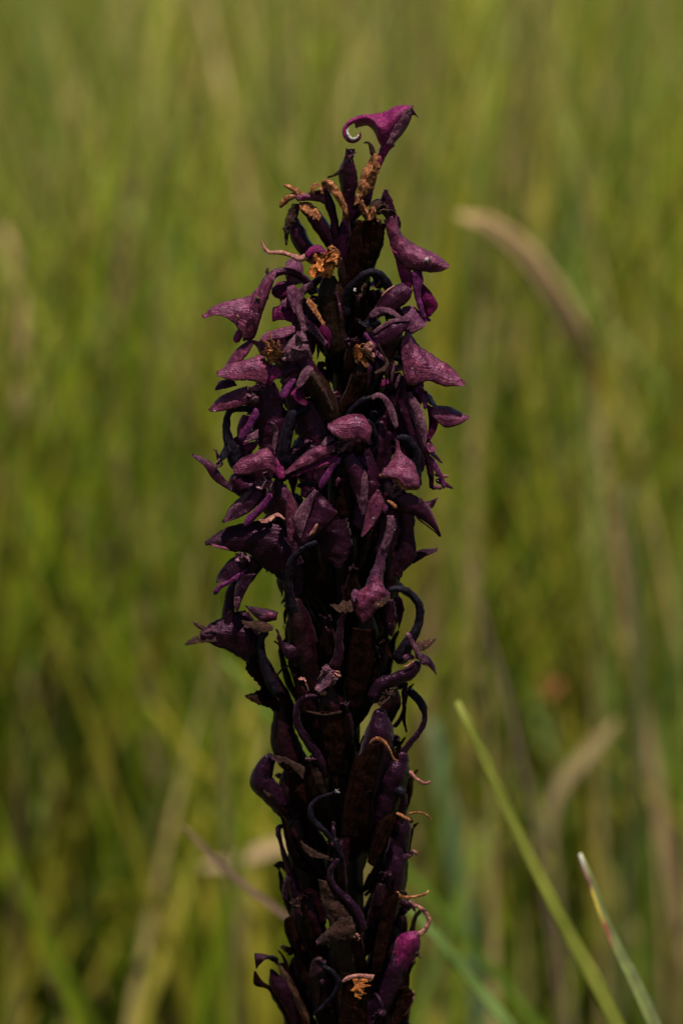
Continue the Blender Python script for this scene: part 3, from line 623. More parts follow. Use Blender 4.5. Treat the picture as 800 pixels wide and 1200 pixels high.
L('petal', [(256, 536), (262, 524), (268, 519)], [(258, 542), (266, 536), (272, 530)], 'spur', d=(32, 34), bulge=2)
K('petal_fold', 256, 545, 42, 5, 'grey', 3, 161)  # pale scrap standing for a glint on the dark petal
T('ovary', [(272, 556), (285, 570), (300, 575), (325, 600), (350, 640)], [28, 30, 26, 22, 16], 'dark', d=(26, 10))
# --- 21: left centre hood
flower('left front flower with a smooth rounded mauve hood')
L('hood', [(274, 549), (281, 538), (297, 531), (313, 524), (318, 534)], [(275, 556), (288, 557), (303, 554), (314, 552), (323, 555)], 'hood', d=(50, 48), tilt=14, bulge=8, up=.3, nw=14)
L('hood_side', [(316, 530), (324, 536), (332, 545)], [(322, 556), (328, 562), (334, 560)], 'hood_vivid', d=(46, 46), bulge=3)
K('column', 313, 566, 48, 10, 'column', 5, 171, ry=13)
T('lip', [(318, 578), (312, 588), (303, 598), (293, 608), (286, 617)], [7, 8, 9, 9, 5], 'lip', d=(54, 56), flat=.6)
L('petal', [(300, 567), (282, 582), (268, 596), (261, 612)], [(308, 578), (300, 594), (282, 606), (262, 613)], 'dark', d=(42, 46), bulge=3)
L('petal_stripe', [(298, 569), (281, 584), (268, 598), (261, 612)], [(298, 573), (284, 590), (274, 602), (263, 613)], 'grey', d=(48, 52), tilt=1, bulge=1)
T('spur', [(362, 476, 40), (345, 485, 44), (337, 505, 46), (332, 535, 44), (330, 565, 38)], [14, 18, 18, 20, 18], 'spur')
L('petal', [(317, 494), (320, 504), (319, 520)], [(322, 496), (326, 508), (322, 530)], 'grey', d=(52, 54), bulge=1.5)
L('petal_margin', [(302, 609), (313, 607), (324, 601), (334, 607)], [(306, 613), (315, 612), (324, 605), (334, 609)], 'dry_pink', d=(58, 60), bulge=1, rag=.25)
T('ovary', [(324, 560), (334, 590), (348, 620), (362, 660)], [16, 24, 28, 20], 'dark', d=(40, 20))
# --- 22: paired petals centre left
flower('open pair of mauve petals left of the middle')
L('petal', [(332, 568), (334, 590), (335, 612), (338, 636)], [(335, 568), (345, 586), (349, 605), (341, 636)], 'hood', d=(60, 62), bulge=2, tilt=3)
T('petal_tip', [(334, 570), (333, 580), (337, 590)], [6, 7, 4], 'pink', d=(60, 62))
L('petal', [(369, 573), (354, 589), (344, 608), (350, 630)], [(371, 576), (365, 595), (360, 612), (352, 632)], 'grey', d=(64, 66), bulge=3, tilt=2)
L('petal', [(371, 575), (364, 596), (356, 615), (351, 636)], [(373, 575), (388, 592), (394, 606), (356, 640)], 'dark', d=(60, 64), bulge=7, tilt=2, nz=1.3)
T('petal', [(362, 628), (368, 622), (372, 613)], [3, 5, 3], 'dry_pink', d=(76, 76), nz=1)  # pale sliver added as a glint, not a separate petal
T('spur', [(376, 572), (362, 566), (348, 570)], [8, 9, 7], 'spur', d=(52, 52))
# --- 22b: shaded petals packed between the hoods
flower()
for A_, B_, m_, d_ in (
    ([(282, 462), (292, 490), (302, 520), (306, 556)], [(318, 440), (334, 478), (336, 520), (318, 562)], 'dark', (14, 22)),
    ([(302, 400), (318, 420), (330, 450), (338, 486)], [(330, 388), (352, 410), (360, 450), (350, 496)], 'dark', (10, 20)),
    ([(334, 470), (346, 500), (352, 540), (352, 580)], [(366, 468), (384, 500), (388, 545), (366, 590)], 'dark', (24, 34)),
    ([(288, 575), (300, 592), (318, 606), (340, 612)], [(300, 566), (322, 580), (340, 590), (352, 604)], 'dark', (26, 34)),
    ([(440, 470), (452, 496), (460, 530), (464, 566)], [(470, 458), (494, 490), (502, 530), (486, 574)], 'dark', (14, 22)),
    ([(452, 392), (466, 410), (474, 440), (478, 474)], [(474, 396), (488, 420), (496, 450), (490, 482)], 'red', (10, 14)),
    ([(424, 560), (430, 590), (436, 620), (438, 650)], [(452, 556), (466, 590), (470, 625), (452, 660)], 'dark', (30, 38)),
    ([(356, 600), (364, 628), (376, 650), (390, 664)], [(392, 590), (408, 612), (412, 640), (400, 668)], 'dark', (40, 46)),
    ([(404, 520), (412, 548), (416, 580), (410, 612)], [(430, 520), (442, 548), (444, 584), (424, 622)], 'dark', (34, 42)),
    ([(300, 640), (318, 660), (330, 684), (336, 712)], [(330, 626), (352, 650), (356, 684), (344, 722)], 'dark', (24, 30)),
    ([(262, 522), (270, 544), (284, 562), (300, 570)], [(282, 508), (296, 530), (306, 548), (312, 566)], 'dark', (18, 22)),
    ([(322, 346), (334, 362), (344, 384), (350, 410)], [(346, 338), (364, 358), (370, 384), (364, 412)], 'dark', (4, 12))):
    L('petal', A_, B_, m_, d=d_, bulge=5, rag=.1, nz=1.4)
# --- 23: dark big left hood
flower('large near-black hood pointing left')
L('hood', [(240, 636), (252, 626), (268, 617), (290, 612), (325, 610), (350, 618)], [(241, 637), (255, 642), (270, 646), (290, 649), (312, 668), (345, 690)], 'dark', d=(40, 30), tilt=6, bulge=9, th=5, nw=14, nz=1.2)
L('hood_patch', [(246, 636), (256, 639), (264, 641)], [(249, 640), (258, 643), (270, 646)], 'hood', d=(49, 48), tilt=2, bulge=1)
K('column', 285, 657, 42, 8, 'column', 4, 181)
L('petal', [(287, 650), (270, 655), (256, 672), (253, 683)], [(290, 660), (282, 672), (268, 680), (254, 683)], 'dark', d=(34, 36), bulge=3)
T('lip', [(290, 667), (278, 676), (266, 683), (256, 689), (251, 697)], [5, 6, 6, 6, 5], 'lip', d=(42, 44), flat=.6)
L('petal', [(280, 676), (275, 690), (274, 704), (277, 717)], [(300, 672), (290, 690), (283, 704), (279, 717)], 'dark', d=(40, 44), bulge=3)
L('petal_stripe', [(275, 700), (274, 708), (277, 717)], [(281, 699), (282, 707), (279, 717)], 'grey', d=(50, 50), bulge=1, tilt=0)
T('neck', [(300, 655), (282, 680), (270, 700), (268, 722), (270, 740)], [26, 22, 14, 16, 22], 'dark', d=(22, 24))
# --- 24: left lowest withered flower
flower('withered black flower with tan tips, far left and low')
L('hood', [(234, 741), (246, 731), (262, 723), (288, 716), (303, 735)], [(236, 748), (252, 757), (270, 764), (288, 776), (304, 782)], 'dark', d=(30, 22), bulge=8, th=6, nz=1.8)
L('petal_tip', [(216, 755), (228, 746), (240, 744), (252, 744)], [(219, 757), (232, 754), (244, 753), (254, 752)], 'dry_dark', d=(28, 32), bulge=2, rag=.2)
T('petal_tip', [(226, 729), (233, 733), (241, 738), (248, 742)], [2.5, 5, 6, 6], 'dry_dark', d=(24, 28))
T('petal_fold', [(240, 741), (247, 739), (254, 741)], [4, 5, 3], 'grey', d=(36, 38))
L('petal', [(287, 709), (298, 711), (312, 713), (326, 717)], [(290, 714), (300, 724), (310, 729), (324, 727)], 'dark', d=(44, 42), bulge=3, nz=1)
L('petal_tip', [(282, 728), (296, 728), (308, 727), (320, 734)], [(284, 731), (296, 737), (308, 741), (320, 739)], 'dry_dark', d=(48, 50), bulge=3, rag=.1)
T('petal_tip', [(308, 727), (315, 722), (323, 724)], [5, 9, 7], 'hood', d=(50, 52))
T('spur', [(312, 738), (306, 750), (306, 765), (313, 790), (326, 815)], [14, 12, 13, 16, 18], 'spur', d=(46, 44))
T('ovary', [(290, 745), (302, 775), (325, 815), (345, 850)], [22, 24, 26, 20], 'ovary', d=(22, 8))
L('bract', [(290, 772), (288, 784), (298, 797), (312, 808)], [(300, 766), (312, 780), (318, 792), (322, 808)], 'bract', d=(30, 28), bulge=2, rag=.2)
T('filament', [(345, 778), (332, 783), (322, 795)], [1.5, 2.5, 2], 'dry_dark', d=(40, 40))
L('withered_petal', [(348, 750), (330, 752), (322, 736)], [(352, 770), (336, 772), (324, 748)], 'dark', d=(46, 48), bulge=5)
T('spur', [(372, 635, 62), (356, 642, 64), (343, 655, 64), (338, 676, 60), (340, 705, 54), (350, 735, 46)], [9, 12, 12, 13, 16, 22], 'spur')
T('ovary', [(345, 700), (352, 740), (362, 780), (372, 820)], [22, 30, 32, 24], 'ovary', d=(48, 34), rib=.08)
# --- 25: left toothed bract and its neighbours
flower()
L('petal', [(287, 815), (300, 810), (310, 806), (326, 806)], [(289, 817), (298, 824), (306, 827), (328, 836)], 'bract', d=(26, 28), bulge=2, rag=.25)
T('ovary', [(320, 800), (330, 830), (332, 870), (345, 905)], [26, 22, 30, 26], 'ovary', d=(16, 12))
T('petal_knob', [(326, 858), (321, 857), (318, 858)], [5, 4, 4], 'dark', d=(16, 16))
T('spur', [(374, 817, 62), (358, 817, 66), (348, 828, 66), (349, 850, 64), (363, 872, 62), (377, 893, 60), (384, 912, 54)], [7, 9, 10, 12, 14, 16, 18], 'spur_purple')
T('hood', [(318, 886), (309, 902), (306, 916), (318, 930), (338, 955)], [14, 22, 28, 26, 20], 'spur_purple', d=(18, 14))
L('petal_tip', [(313, 882), (320, 884), (330, 888)], [(315, 886), (321, 892), (330, 894)], 'dark', d=(20, 22), rag=.3, bulge=1)
L('petal_tip', [(306, 922), (314, 924), (320, 930)], [(309, 929), (313, 933), (320, 934)], 'dry_dark', d=(22, 22), rag=.3, bulge=1)
L('withered_petal', [(320, 885), (340, 889), (355, 897), (365, 910)], [(322, 889), (338, 897), (350, 907), (362, 918)], 'dry_dark', d=(46, 58), rag=.25, bulge=2, nz=1.5)
L('bract', [(360, 832), (371, 838), (377, 868), (386, 905)], [(402, 833), (406, 855), (404, 880), (396, 905)], 'bract', d=(74, 66), tilt=0, bulge=6, nz=1.2)
T('bract_tip', [(358, 833), (370, 836), (384, 837), (401, 834)], [1.5, 3, 4, 3], 'dry_dark', d=(78, 78))
K('fleck', 360, 889, 72, 4, 'grey', 2, 191)
# --- 26: thin S-curve spurs in the lower middle
flower()
T('spur', [(395, 927, 84), (386, 931, 82), (372, 937, 78), (364, 946, 76), (366, 960, 76), (382, 976, 76), (396, 995, 74), (400, 1012, 68)], [4, 7, 8, 8, 8, 9, 10, 9], 'spur')
K('spur_tip', 395, 928, 86, 2.2, 'pale', 2, 201)
T('spur', [(397, 1006, 80), (388, 1018, 80), (387, 1030, 80), (396, 1044, 80), (410, 1057, 80), (420, 1073, 80), (426, 1092, 76)], [7, 9, 9, 10, 12, 13, 14], 'spur_purple')
L('withered_petal', [(372, 1030), (375, 1050), (379, 1068), (388, 1086)], [(388, 1034), (398, 1052), (410, 1068), (418, 1088)], 'dry_dark', d=(76, 80), tilt=0, bulge=4, nz=2, rag=.1)
L('withered_petal', [(369, 1103), (382, 1090), (398, 1076), (412, 1074)], [(377, 1108), (390, 1106), (404, 1103), (420, 1102)], 'dry_dark', d=(84, 84), tilt=4, bulge=4, nz=1.8, rag=.1)
K('petal_tip', 418, 1098, 86, 4.5, 'dry_pink', 3, 202)
K('petal_tip', 374, 1105, 88, 4, 'grey', 2, 203, ry=3)
T('spur', [(369, 1126, 74), (380, 1133, 76), (391, 1141, 78), (396, 1153, 78), (390, 1166, 76), (378, 1180, 74), (367, 1190, 70)], [6, 7, 8, 8, 7, 6, 5], 'spur')
L('withered_petal', [(352, 985), (362, 992), (376, 1000), (390, 1004)], [(354, 995), (364, 1004), (378, 1006), (390, 1010)], 'dry_dark', d=(66, 72), rag=.2, bulge=2)
# --- 26b: dark pods closing the left flank
flower()
T('ovary', [(338, 900), (342, 935), (352, 975), (362, 1015)], [24, 32, 30, 22], 'ovary', d=(8, 4), rib=.08)
L('bract', [(334, 905), (338, 940), (350, 985), (360, 1020)], [(352, 900), (366, 940), (372, 985), (372, 1020)], 'bract', d=(20, 18), bulge=5, nz=1)
T('ovary', [(350, 975), (354, 1010), (362, 1050), (372, 1090)], [22, 32, 32, 24], 'ovary', d=(12, 6), rib=.08)
K('withered_petal', 346, 968, 24, 9, 'black', 5, 241)
K('withered_petal', 348, 1060, 26, 8, 'bract_dim', 4, 242)
flower()
T('ovary', [(462, 1085), (456, 1115), (446, 1150), (438, 1180)], [20, 28, 30, 24], 'ovary', d=(10, 4), rib=.08)
T('ovary', [(400, 1075), (402, 1110), (404, 1150), (406, 1200)], [22, 34, 36, 28], 'ovary_brown', d=(62, 50), rib=.08)
T('ovary', [(372, 1120), (378, 1150), (386, 1185), (392, 1215)], [22, 32, 34, 28], 'ovary', d=(56, 44), rib=.08)
# --- 27: left hooked strand
flower('thin hooked strand standing off the left edge')
T('spur', [(336, 976, 18), (332, 968, 20), (326, 971, 22), (328, 985, 24), (335, 1008, 24), (342, 1032, 22), (348, 1056, 18)], [6, 7, 8, 7, 8, 13, 18], 'spur_purple')
L('petal', [(335, 1024), (331, 1038), (330, 1052)], [(340, 1030), (339, 1046), (337, 1057)], 'dark', d=(24, 24), rag=.2, bulge=2)
L('bract', [(333, 1078), (334, 1092), (344, 1118), (353, 1152), (366, 1190)], [(343, 1072), (352, 1095), (362, 1120), (372, 1152), (378, 1190)], 'bract', d=(26, 30), bulge=4, nz=1)
T('ovary', [(350, 1050), (356, 1090), (366, 1130), (380, 1170)], [24, 30, 30, 26], 'ovary', d=(24, 16), rib=.08)
K('fleck', 342, 1083, 30, 2.5, 'pale', 2, 211)
# --- 28: bottom left flower leaning out
flower('bottom left flower leaning away with a cleft tip')
T('ovary', [(317, 1135), (326, 1155), (342, 1180), (356, 1205), (372, 1235)], [8, 24, 28, 30, 26], 'dark', d=(34, 12), rib=.07)
L('hood', [(298, 1117), (310, 1118), (320, 1122), (327, 1128)], [(300, 1136), (306, 1129), (314, 1124), (326, 1132)], 'dark', d=(38, 38), bulge=3, tilt=4)
L('bract', [(298, 1138), (298, 1154), (314, 1160), (327, 1179), (339, 1203)], [(300, 1138), (308, 1150), (320, 1158), (334, 1178), (348, 1203)], 'bract', d=(42, 44), bulge=3, tilt=2)
T('spur', [(326, 1126), (320, 1122), (312, 1122)], [7, 6, 5], 'spur', d=(40, 42))
# --- 29: orange lit bract at the bottom
flower('bottom flower wrapped in an orange backlit bract')
L('bract', [(401, 1148), (400, 1168), (396, 1190), (394, 1215)], [(437, 1145), (432, 1166), (430, 1190), (430, 1215)], 'bract', d=(88, 80), tilt=0, bulge=8, th=2, nz=1.3)
L('bract_glow', [(413, 1147), (412, 1156), (415, 1165), (420, 1172)], [(434, 1147), (431, 1156), (427, 1163), (422, 1172)], 'orange', d=(96, 94), tilt=0, bulge=1.5, rag=.8, nz=1.6)  # backlit glow of the bract put in as orange colour
L('bract_tip', [(400, 1150), (406, 1144), (420, 1141), (439, 1142)], [(402, 1152), (410, 1148), (422, 1147), (437, 1148)], 'dry_pink', d=(90, 94), tilt=3, bulge=2, nz=1)
T('ovary', [(416, 1152), (412, 1180), (410, 1215)], [22, 30, 30], 'ovary', d=(72, 62))
# --- 30: right purple bulb with a tan hook
flower('bottom right purple bud with a tan curled hook')
L('hood', [(488, 1091), (474, 1092), (464, 1101), (459, 1120), (446, 1139)], [(491, 1094), (492, 1110), (484, 1127), (471, 1144), (462, 1160)], 'hood_vivid', d=(40, 34), tilt=0, bulge=11, th=20, nz=.7, nw=14)
T('spur', [(468, 1058, 36), (477, 1059, 38), (488, 1062, 40), (498, 1069, 42), (502, 1079, 42), (498, 1089, 42), (488, 1097, 42)], [5, 8, 6, 7, 7, 8, 8], 'dry_pink')
T('spur_tip', [(467, 1057, 36), (474, 1059, 40), (484, 1062, 43)], [4, 9, 6], 'dark')
T('ovary', [(474, 1106), (464, 1132), (452, 1162), (440, 1192), (436, 1225)], [14, 27, 34, 34, 30], 'spur_purple', d=(36, 24), rib=.08)
L('bract', [(460, 1158), (464, 1172), (458, 1190), (450, 1206)], [(476, 1155), (485, 1164), (477, 1184), (462, 1206)], 'bract', d=(38, 34), bulge=3, rag=.12)
T('bract_edge', [(484, 1160), (484, 1170), (478, 1184), (470, 1192)], [2, 2.5, 2, 1.5], 'dry_pink', d=(40, 40))
K('petal_tip', 489, 1118, 40, 4, 'dry_dark', 3, 221)
# --- 31: right bract with a tan thread tip
flower('right bract drawn out into a tan thread')
L('bract', [(463, 1047), (450, 1056), (443, 1080), (438, 1110), (434, 1142)], [(468, 1047), (464, 1064), (461, 1085), (455, 1108), (446, 1140)], 'bract', d=(52, 48), bulge=5, nz=1)
T('bract_tip', [(462, 1046, 54), (470, 1051, 54), (478, 1052, 54), (490, 1050, 54), (499, 1047, 52), (503, 1043, 50)], [6, 5, 4, 3.5, 3, 1.5], 'dry')
T('bract_tip', [(468, 1048), (471, 1044), (474, 1048)], [2, 2.5, 1.5], 'dry_dark', d=(56, 56))
T('ovary', [(466, 985), (462, 1020), (452, 1060), (440, 1100)], [22, 30, 30, 22], 'spur_purple', d=(36, 28), rib=.07)
L('petal', [(470, 1000), (478, 998), (484, 996)], [(470, 1010), (478, 1007), (485, 1000)], 'dark', d=(36, 38), bulge=2)
T('petal_tip', [(482, 997), (487, 999), (489, 1003)], [3, 4, 2], 'dry_pink', d=(38, 38))
# --- 32: right mid hook
flower('right edge black hook rising like a question mark')
T('spur', [(477, 808, 34), (482, 814, 36), (491, 821, 38), (497, 833, 38), (496, 848, 38), (488, 861, 38), (478, 873, 38), (468, 888, 36)], [7, 9, 9, 9, 9, 9, 10, 14], 'spur_purple')
T('spur_tip', [(478, 808, 35), (489, 819, 38.5), (498, 834, 39)], [8, 10, 9.6], 'spur')
T('ovary', [(474, 880), (466, 900), (455, 925), (446, 960), (440, 1000)], [18, 30, 34, 30, 20], 'spur_purple', d=(40, 28), rib=.07)
T('petal_tip', [(480, 903, 44), (485, 910, 46), (494, 917, 46), (500, 918, 46), (505, 915, 45)], [7, 5, 4, 3.5, 4], 'dry_pink')
L('petal', [(472, 825), (470, 840), (476, 858)], [(476, 828), (475, 842), (477, 858)], 'dark', d=(30, 30), bulge=1.5)
T('spur_tip', [(464, 932), (468, 928), (474, 925)], [10, 12, 10], 'spur', d=(54, 50))
T('spur', [(473, 928), (473, 940), (469, 955), (462, 975)], [9, 10, 11, 16], 'dark', d=(46, 40))
T('bract_tip', [(463, 953, 52), (472, 957, 54), (482, 962, 54)], [4, 5, 3], 'dry')
T('bract_tip', [(477, 954, 50), (488, 952, 50), (498, 954, 50), (506, 961, 48)], [2, 2.5, 2.5, 1.2], 'dry')
T('ovary', [(472, 950), (470, 975), (464, 1000), (456, 1030)], [14, 22, 26, 20], 'spur_purple', d=(36, 26))
L('bract', [(462, 950), (446, 962), (438, 980), (430, 1010)], [(466, 955), (462, 970), (452, 990), (438, 1016)], 'bract', d=(56, 52), bulge=4)
# --- 33: bract curled tip, centre right low
flower('centre right ovary wrapped in a brown bract with a curled tip')
T('bract_tip', [(432, 873, 66), (441, 866, 70), (450, 870, 70), (457, 880, 68), (461, 889, 66), (467, 892, 64)], [3, 6, 5, 3, 2.5, 2], 'dry')
L('bract', [(434, 872), (414, 895), (403, 935), (398, 980)], [(450, 870), (444, 900), (434, 940), (420, 982)], 'bract', d=(72, 62), tilt=0, bulge=7, nz=1)
T('ovary', [(444, 830), (444, 860), (436, 895), (426, 940)], [22, 32, 34, 24], 'spur_purple', d=(52, 44), rib=.07)
K('withered_petal', 448, 812, 52, 13, 'dry_dark', 5, 231)
# --- 34: right black arch and its withered petals
flower('right edge flower with a thick black arched spur')
T('spur', [(454, 692, 52), (466, 690, 50), (480, 695, 48), (491, 710, 46), (491, 728, 46), (484, 745, 46), (474, 760, 44), (466, 778, 40)], [8, 10, 11, 12, 13, 16, 22, 28], 'spur')
T('spur_tip', [(476, 741, 60), (482, 752, 62), (488, 763, 62), (491, 773, 60)], [5, 6, 6, 8], 'grey')
L('petal_tip', [(486, 751), (498, 750), (511, 748)], [(488, 764), (498, 762), (506, 755)], 'dry_dark', d=(50, 50), bulge=2, rag=.2)
L('petal_tip', [(490, 766), (500, 768), (509, 779), (511, 791)], [(492, 778), (501, 779), (506, 785), (510, 791)], 'dark', d=(56, 56), bulge=2)
T('petal_margin', [(494, 778), (503, 780), (508, 787)], [3, 4, 2], 'dry_pink', d=(60, 60))
T('petal', [(472, 774), (479, 770), (486, 771)], [6, 8, 5], 'pink', d=(54, 56))
T('neck', [(491, 775, 56), (482, 787, 56), (465, 795, 54), (446, 803, 52), (434, 822, 50)], [8, 14, 16, 18, 22], 'spur_purple')
T('filament', [(471, 782), (478, 780), (486, 774)], [2, 2.5, 2], 'dry_pink', d=(64, 64))
L('bract', [(440, 752), (450, 746), (457, 756), (460, 771)], [(442, 758), (449, 758), (454, 766), (459, 773)], 'bract', d=(50, 50), bulge=2)
T('filament', [(443, 787), (449, 787), (455, 780)], [1.5, 2, 1.5], 'dark', d=(40, 40))
L('petal', [(473, 800), (470, 812), (472, 828)], [(478, 800), (476, 815), (475, 830)], 'dark', d=(36, 36), bulge=2)
# --- 35: dark flower at the right edge above the arch
flower()
L('hood', [(462, 612), (462, 635), (460, 655), (462, 674)], [(484, 622), (487, 640), (486, 656), (466, 676)], 'dark', d=(36, 38), bulge=6, th=6)
L('petal', [(482, 656), (490, 645), (500, 643), (513, 643)], [(484, 661), (494, 655), (503, 650), (512, 646)], 'dark', d=(34, 34), bulge=2, rag=.1)
T('petal_tip', [(500, 648), (506, 645), (511, 645)], [2, 3, 1.5], 'dry_dark', d=(38, 38))
T('spur', [(470, 622), (476, 616), (482, 622)], [6, 7, 6], 'spur', d=(42, 40))
T('ovary', [(458, 640), (452, 680), (444, 715), (436, 750)], [24, 28, 26, 18], 'ovary', d=(38, 26))
CUR[0] = None

# ------------------------------------------------------------------ ground and grass
def simple_mesh(name, V, F, mats, idx=None):
    me = bpy.data.meshes.new(name); me.from_pydata(V, [], F)
    for m in mats: me.materials.append(m)
    if idx is not None: me.polygons.foreach_set('material_index', idx)
    me.polygons.foreach_set('use_smooth', [True] * len(me.polygons))
    o = bpy.data.objects.new(name, me); COL.objects.link(o); return o
m, n, b = new_mat('meadow_soil')
tc = n.nodes.new('ShaderNodeTexCoord'); nz = n.nodes.new('ShaderNodeTexNoise'); nz.inputs['Scale'].default_value = 9; nz.inputs['Detail'].default_value = 8
n.links.new(tc.outputs['Object'], nz.inputs['Vector'])
n.links.new(ramp(n, nz.outputs[0], [(.35, (.020, .022, .008)), (.6, (.06, .075, .018)), (.75, (.12, .10, .045))]), b.inputs['Base Color'])
b.inputs['Roughness'].default_value = .9
GR = 900; gn = 60
gx = np.sign(np.linspace(-1, 1, gn)) * np.abs(np.linspace(-1, 1, gn)) ** 3 * GR
V = [(x, y_, -0.002 + (0.012 * noise.noise(Vector((x * 2, y_ * 2, 0))) - .01 if abs(x) + abs(y_) > .3 else -.002)) for x in gx for y_ in gx]
F = [(i * gn + j, (i + 1) * gn + j, (i + 1) * gn + j + 1, i * gn + j + 1) for i in range(gn - 1) for j in range(gn - 1)]
g = simple_mesh('ground', V, F, [m]); g['kind'] = 'structure'

def leaf_mat(name, c1, c2, trans=.4, scale=20, blot=None):
    m, n, b = new_mat(name); L_ = n.links.new
    tc = n.nodes.new('ShaderNodeTexCoord'); nz = n.nodes.new('ShaderNodeTexNoise'); nz.inputs['Scale'].default_value = scale; nz.inputs['Detail'].default_value = 3
    L_(tc.outputs['Object'], nz.inputs['Vector'])
    c = ramp(n, nz.outputs[0], [(.35, c1), (.65, c2)])
    L_(c, b.inputs['Base Color']); b.inputs['Roughness'].default_value = .6; b.inputs['Specular IOR Level'].default_value = .12
    tr = n.nodes.new('ShaderNodeBsdfTranslucent'); L_(c, tr.inputs[0])
    ms = n.nodes.new('ShaderNodeMixShader'); ms.inputs[0].default_value = trans
    L_(b.outputs[0], ms.inputs[1]); L_(tr.outputs[0], ms.inputs[2]); L_(ms.outputs[0], n.nodes['Material Output'].inputs[0])
    return m
G = [leaf_mat('grass_green', (.105, .145, .006), (.20, .24, .010)),
     leaf_mat('grass_deep_green', (.035, .060, .004), (.075, .115, .007)),
     leaf_mat('grass_olive', (.155, .135, .010), (.26, .22, .022)),
     leaf_mat('grass_blue_green', (.10, .15, .022), (.16, .22, .042)),
     leaf_mat('grass_straw', (.22, .165, .055), (.33, .25, .09), trans=.3),
     leaf_mat('grass_brown', (.085, .052, .024), (.17, .11, .055), trans=.2)]
def blades(name, n, yr, xw, hr, wr, weights, lean=.28, seed=1, hfun=None):
    r = np.random.default_rng(seed)
    # distance along y with denser sampling near
    u = r.random(n); y_ = yr[0] * (yr[1] / yr[0]) ** u if yr[0] > 0 else yr[0] + (yr[1] - yr[0]) * u
    x = (r.random(n) * 2 - 1) * (xw[0] + xw[1] * y_)
    # tufts
    tf = np.stack([np.round(x / .06), np.round(y_ / .09)], 1); hs = np.abs(np.sin(tf[:, 0] * 12.9898 + tf[:, 1] * 78.233 + seed)) * 43758.5453 % 1; hs2 = hs * 7919 % 1
    m_ = r.random(n) < .78; x = np.where(m_, (tf[:, 0] + hs - .5) * .06 + r.normal(0, .011, n), x); y_ = np.where(m_, np.maximum(yr[0], (tf[:, 1] + hs2 - .5) * .09 + r.normal(0, .007, n)), y_)
    h = r.uniform(hr[0], hr[1], n); w = r.uniform(wr[0], wr[1], n)
    # colour patches: neighbours tend to share a kind
    cw = np.cumsum(np.array(weights) / sum(weights))
    q = np.where(m_, np.mod(hs * 31.7 + r.random(n) * .26, 1.0), r.random(n)); h = np.where(m_, h * (.72 + .4 * hs2), h)
    kind = np.searchsorted(cw, q).clip(0, len(G) - 1)
    az = r.random(n) * 2 * math.pi; ln = np.minimum(np.abs(r.normal(0, lean, n)), lean * 1.5) * h * np.where(kind >= 4, .55, 1)
    bend = r.uniform(.8, 2.4, n)
    faz = r.random(n) * math.pi
    seg = 6; V = np.zeros((n, (seg + 1) * 2, 3)); 
    for s in range(seg + 1):
        t = s / seg
        cx = x + np.cos(az) * ln * t ** bend; cy = y_ + np.sin(az) * ln * t ** bend; cz = h * t * (1 - .12 * t * (ln / h)) - .01
        ww = w * (1 - t ** 2.2) * .5 + .00015
        V[:, 2 * s, 0] = cx - np.cos(faz) * ww; V[:, 2 * s, 1] = cy - np.sin(faz) * ww; V[:, 2 * s, 2] = cz
        V[:, 2 * s + 1, 0] = cx + np.cos(faz) * ww; V[:, 2 * s + 1, 1] = cy + np.sin(faz) * ww; V[:, 2 * s + 1, 2] = cz
    base = (np.arange(n) * (seg + 1) * 2)[:, None]
    F = np.concatenate([base + np.array([[2 * s, 2 * s + 1, 2 * s + 3, 2 * s + 2]]) for s in range(seg)], axis=1).reshape(-1, 4)
    me = bpy.data.meshes.new(name)
    me.vertices.add(V.shape[0] * V.shape[1]); me.vertices.foreach_set('co', V.reshape(-1))
    me.loops.add(F.size); me.loops.foreach_set('vertex_index', F.reshape(-1).astype(np.int32))
    me.polygons.add(len(F)); me.polygons.foreach_set('loop_start', np.arange(0, F.size, 4, dtype=np.int32)); me.polygons.foreach_set('loop_total', np.full(len(F), 4, dtype=np.int32))
    for m_ in G: me.materials.append(m_)
    me.polygons.foreach_set('material_index', np.repeat(kind, seg).astype(np.int32))
    me.update(calc_edges=True); me.validate()
    o = bpy.data.objects.new(name, me); COL.objects.link(o); o['kind'] = 'stuff'
    return o
#            green deep olive blue straw brown
g1 = blades('grass', 500, (.35, .9), (.3, .30), (.12, .36), (.003, .006), (.30, .12, .24, .12, .15, .07), seed=3, lean=.35)
g1['label'] = 'blurred green and straw grass close behind the orchid'; g1['category'] = 'grass'
g2 = blades('grass', 19000, (.55, 4.0), (.35, .30), (.28, .56), (.002, .0052), (.27, .15, .22, .10, .17, .09), seed=6, lean=.46)
g2['label'] = 'tall stand of olive, green and straw grass behind'; g2['category'] = 'grass'
g4 = blades('grass', 9000, (4.0, 14), (.4, .30), (.25, .55), (.005, .009), (.22, .14, .28, .08, .20, .10), seed=15, lean=.35)
g4['label'] = 'soft haze of grass farthest back in the meadow'; g4['category'] = 'grass'
g3 = blades('grass', 2500, (-.0, .45), (.6, .1), (.05, .16), (.002, .004), (.30, .20, .20, .12, .12, .06), seed=8)
g3['label'] = 'short green grass round the foot of the orchid'; g3['category'] = 'grass'

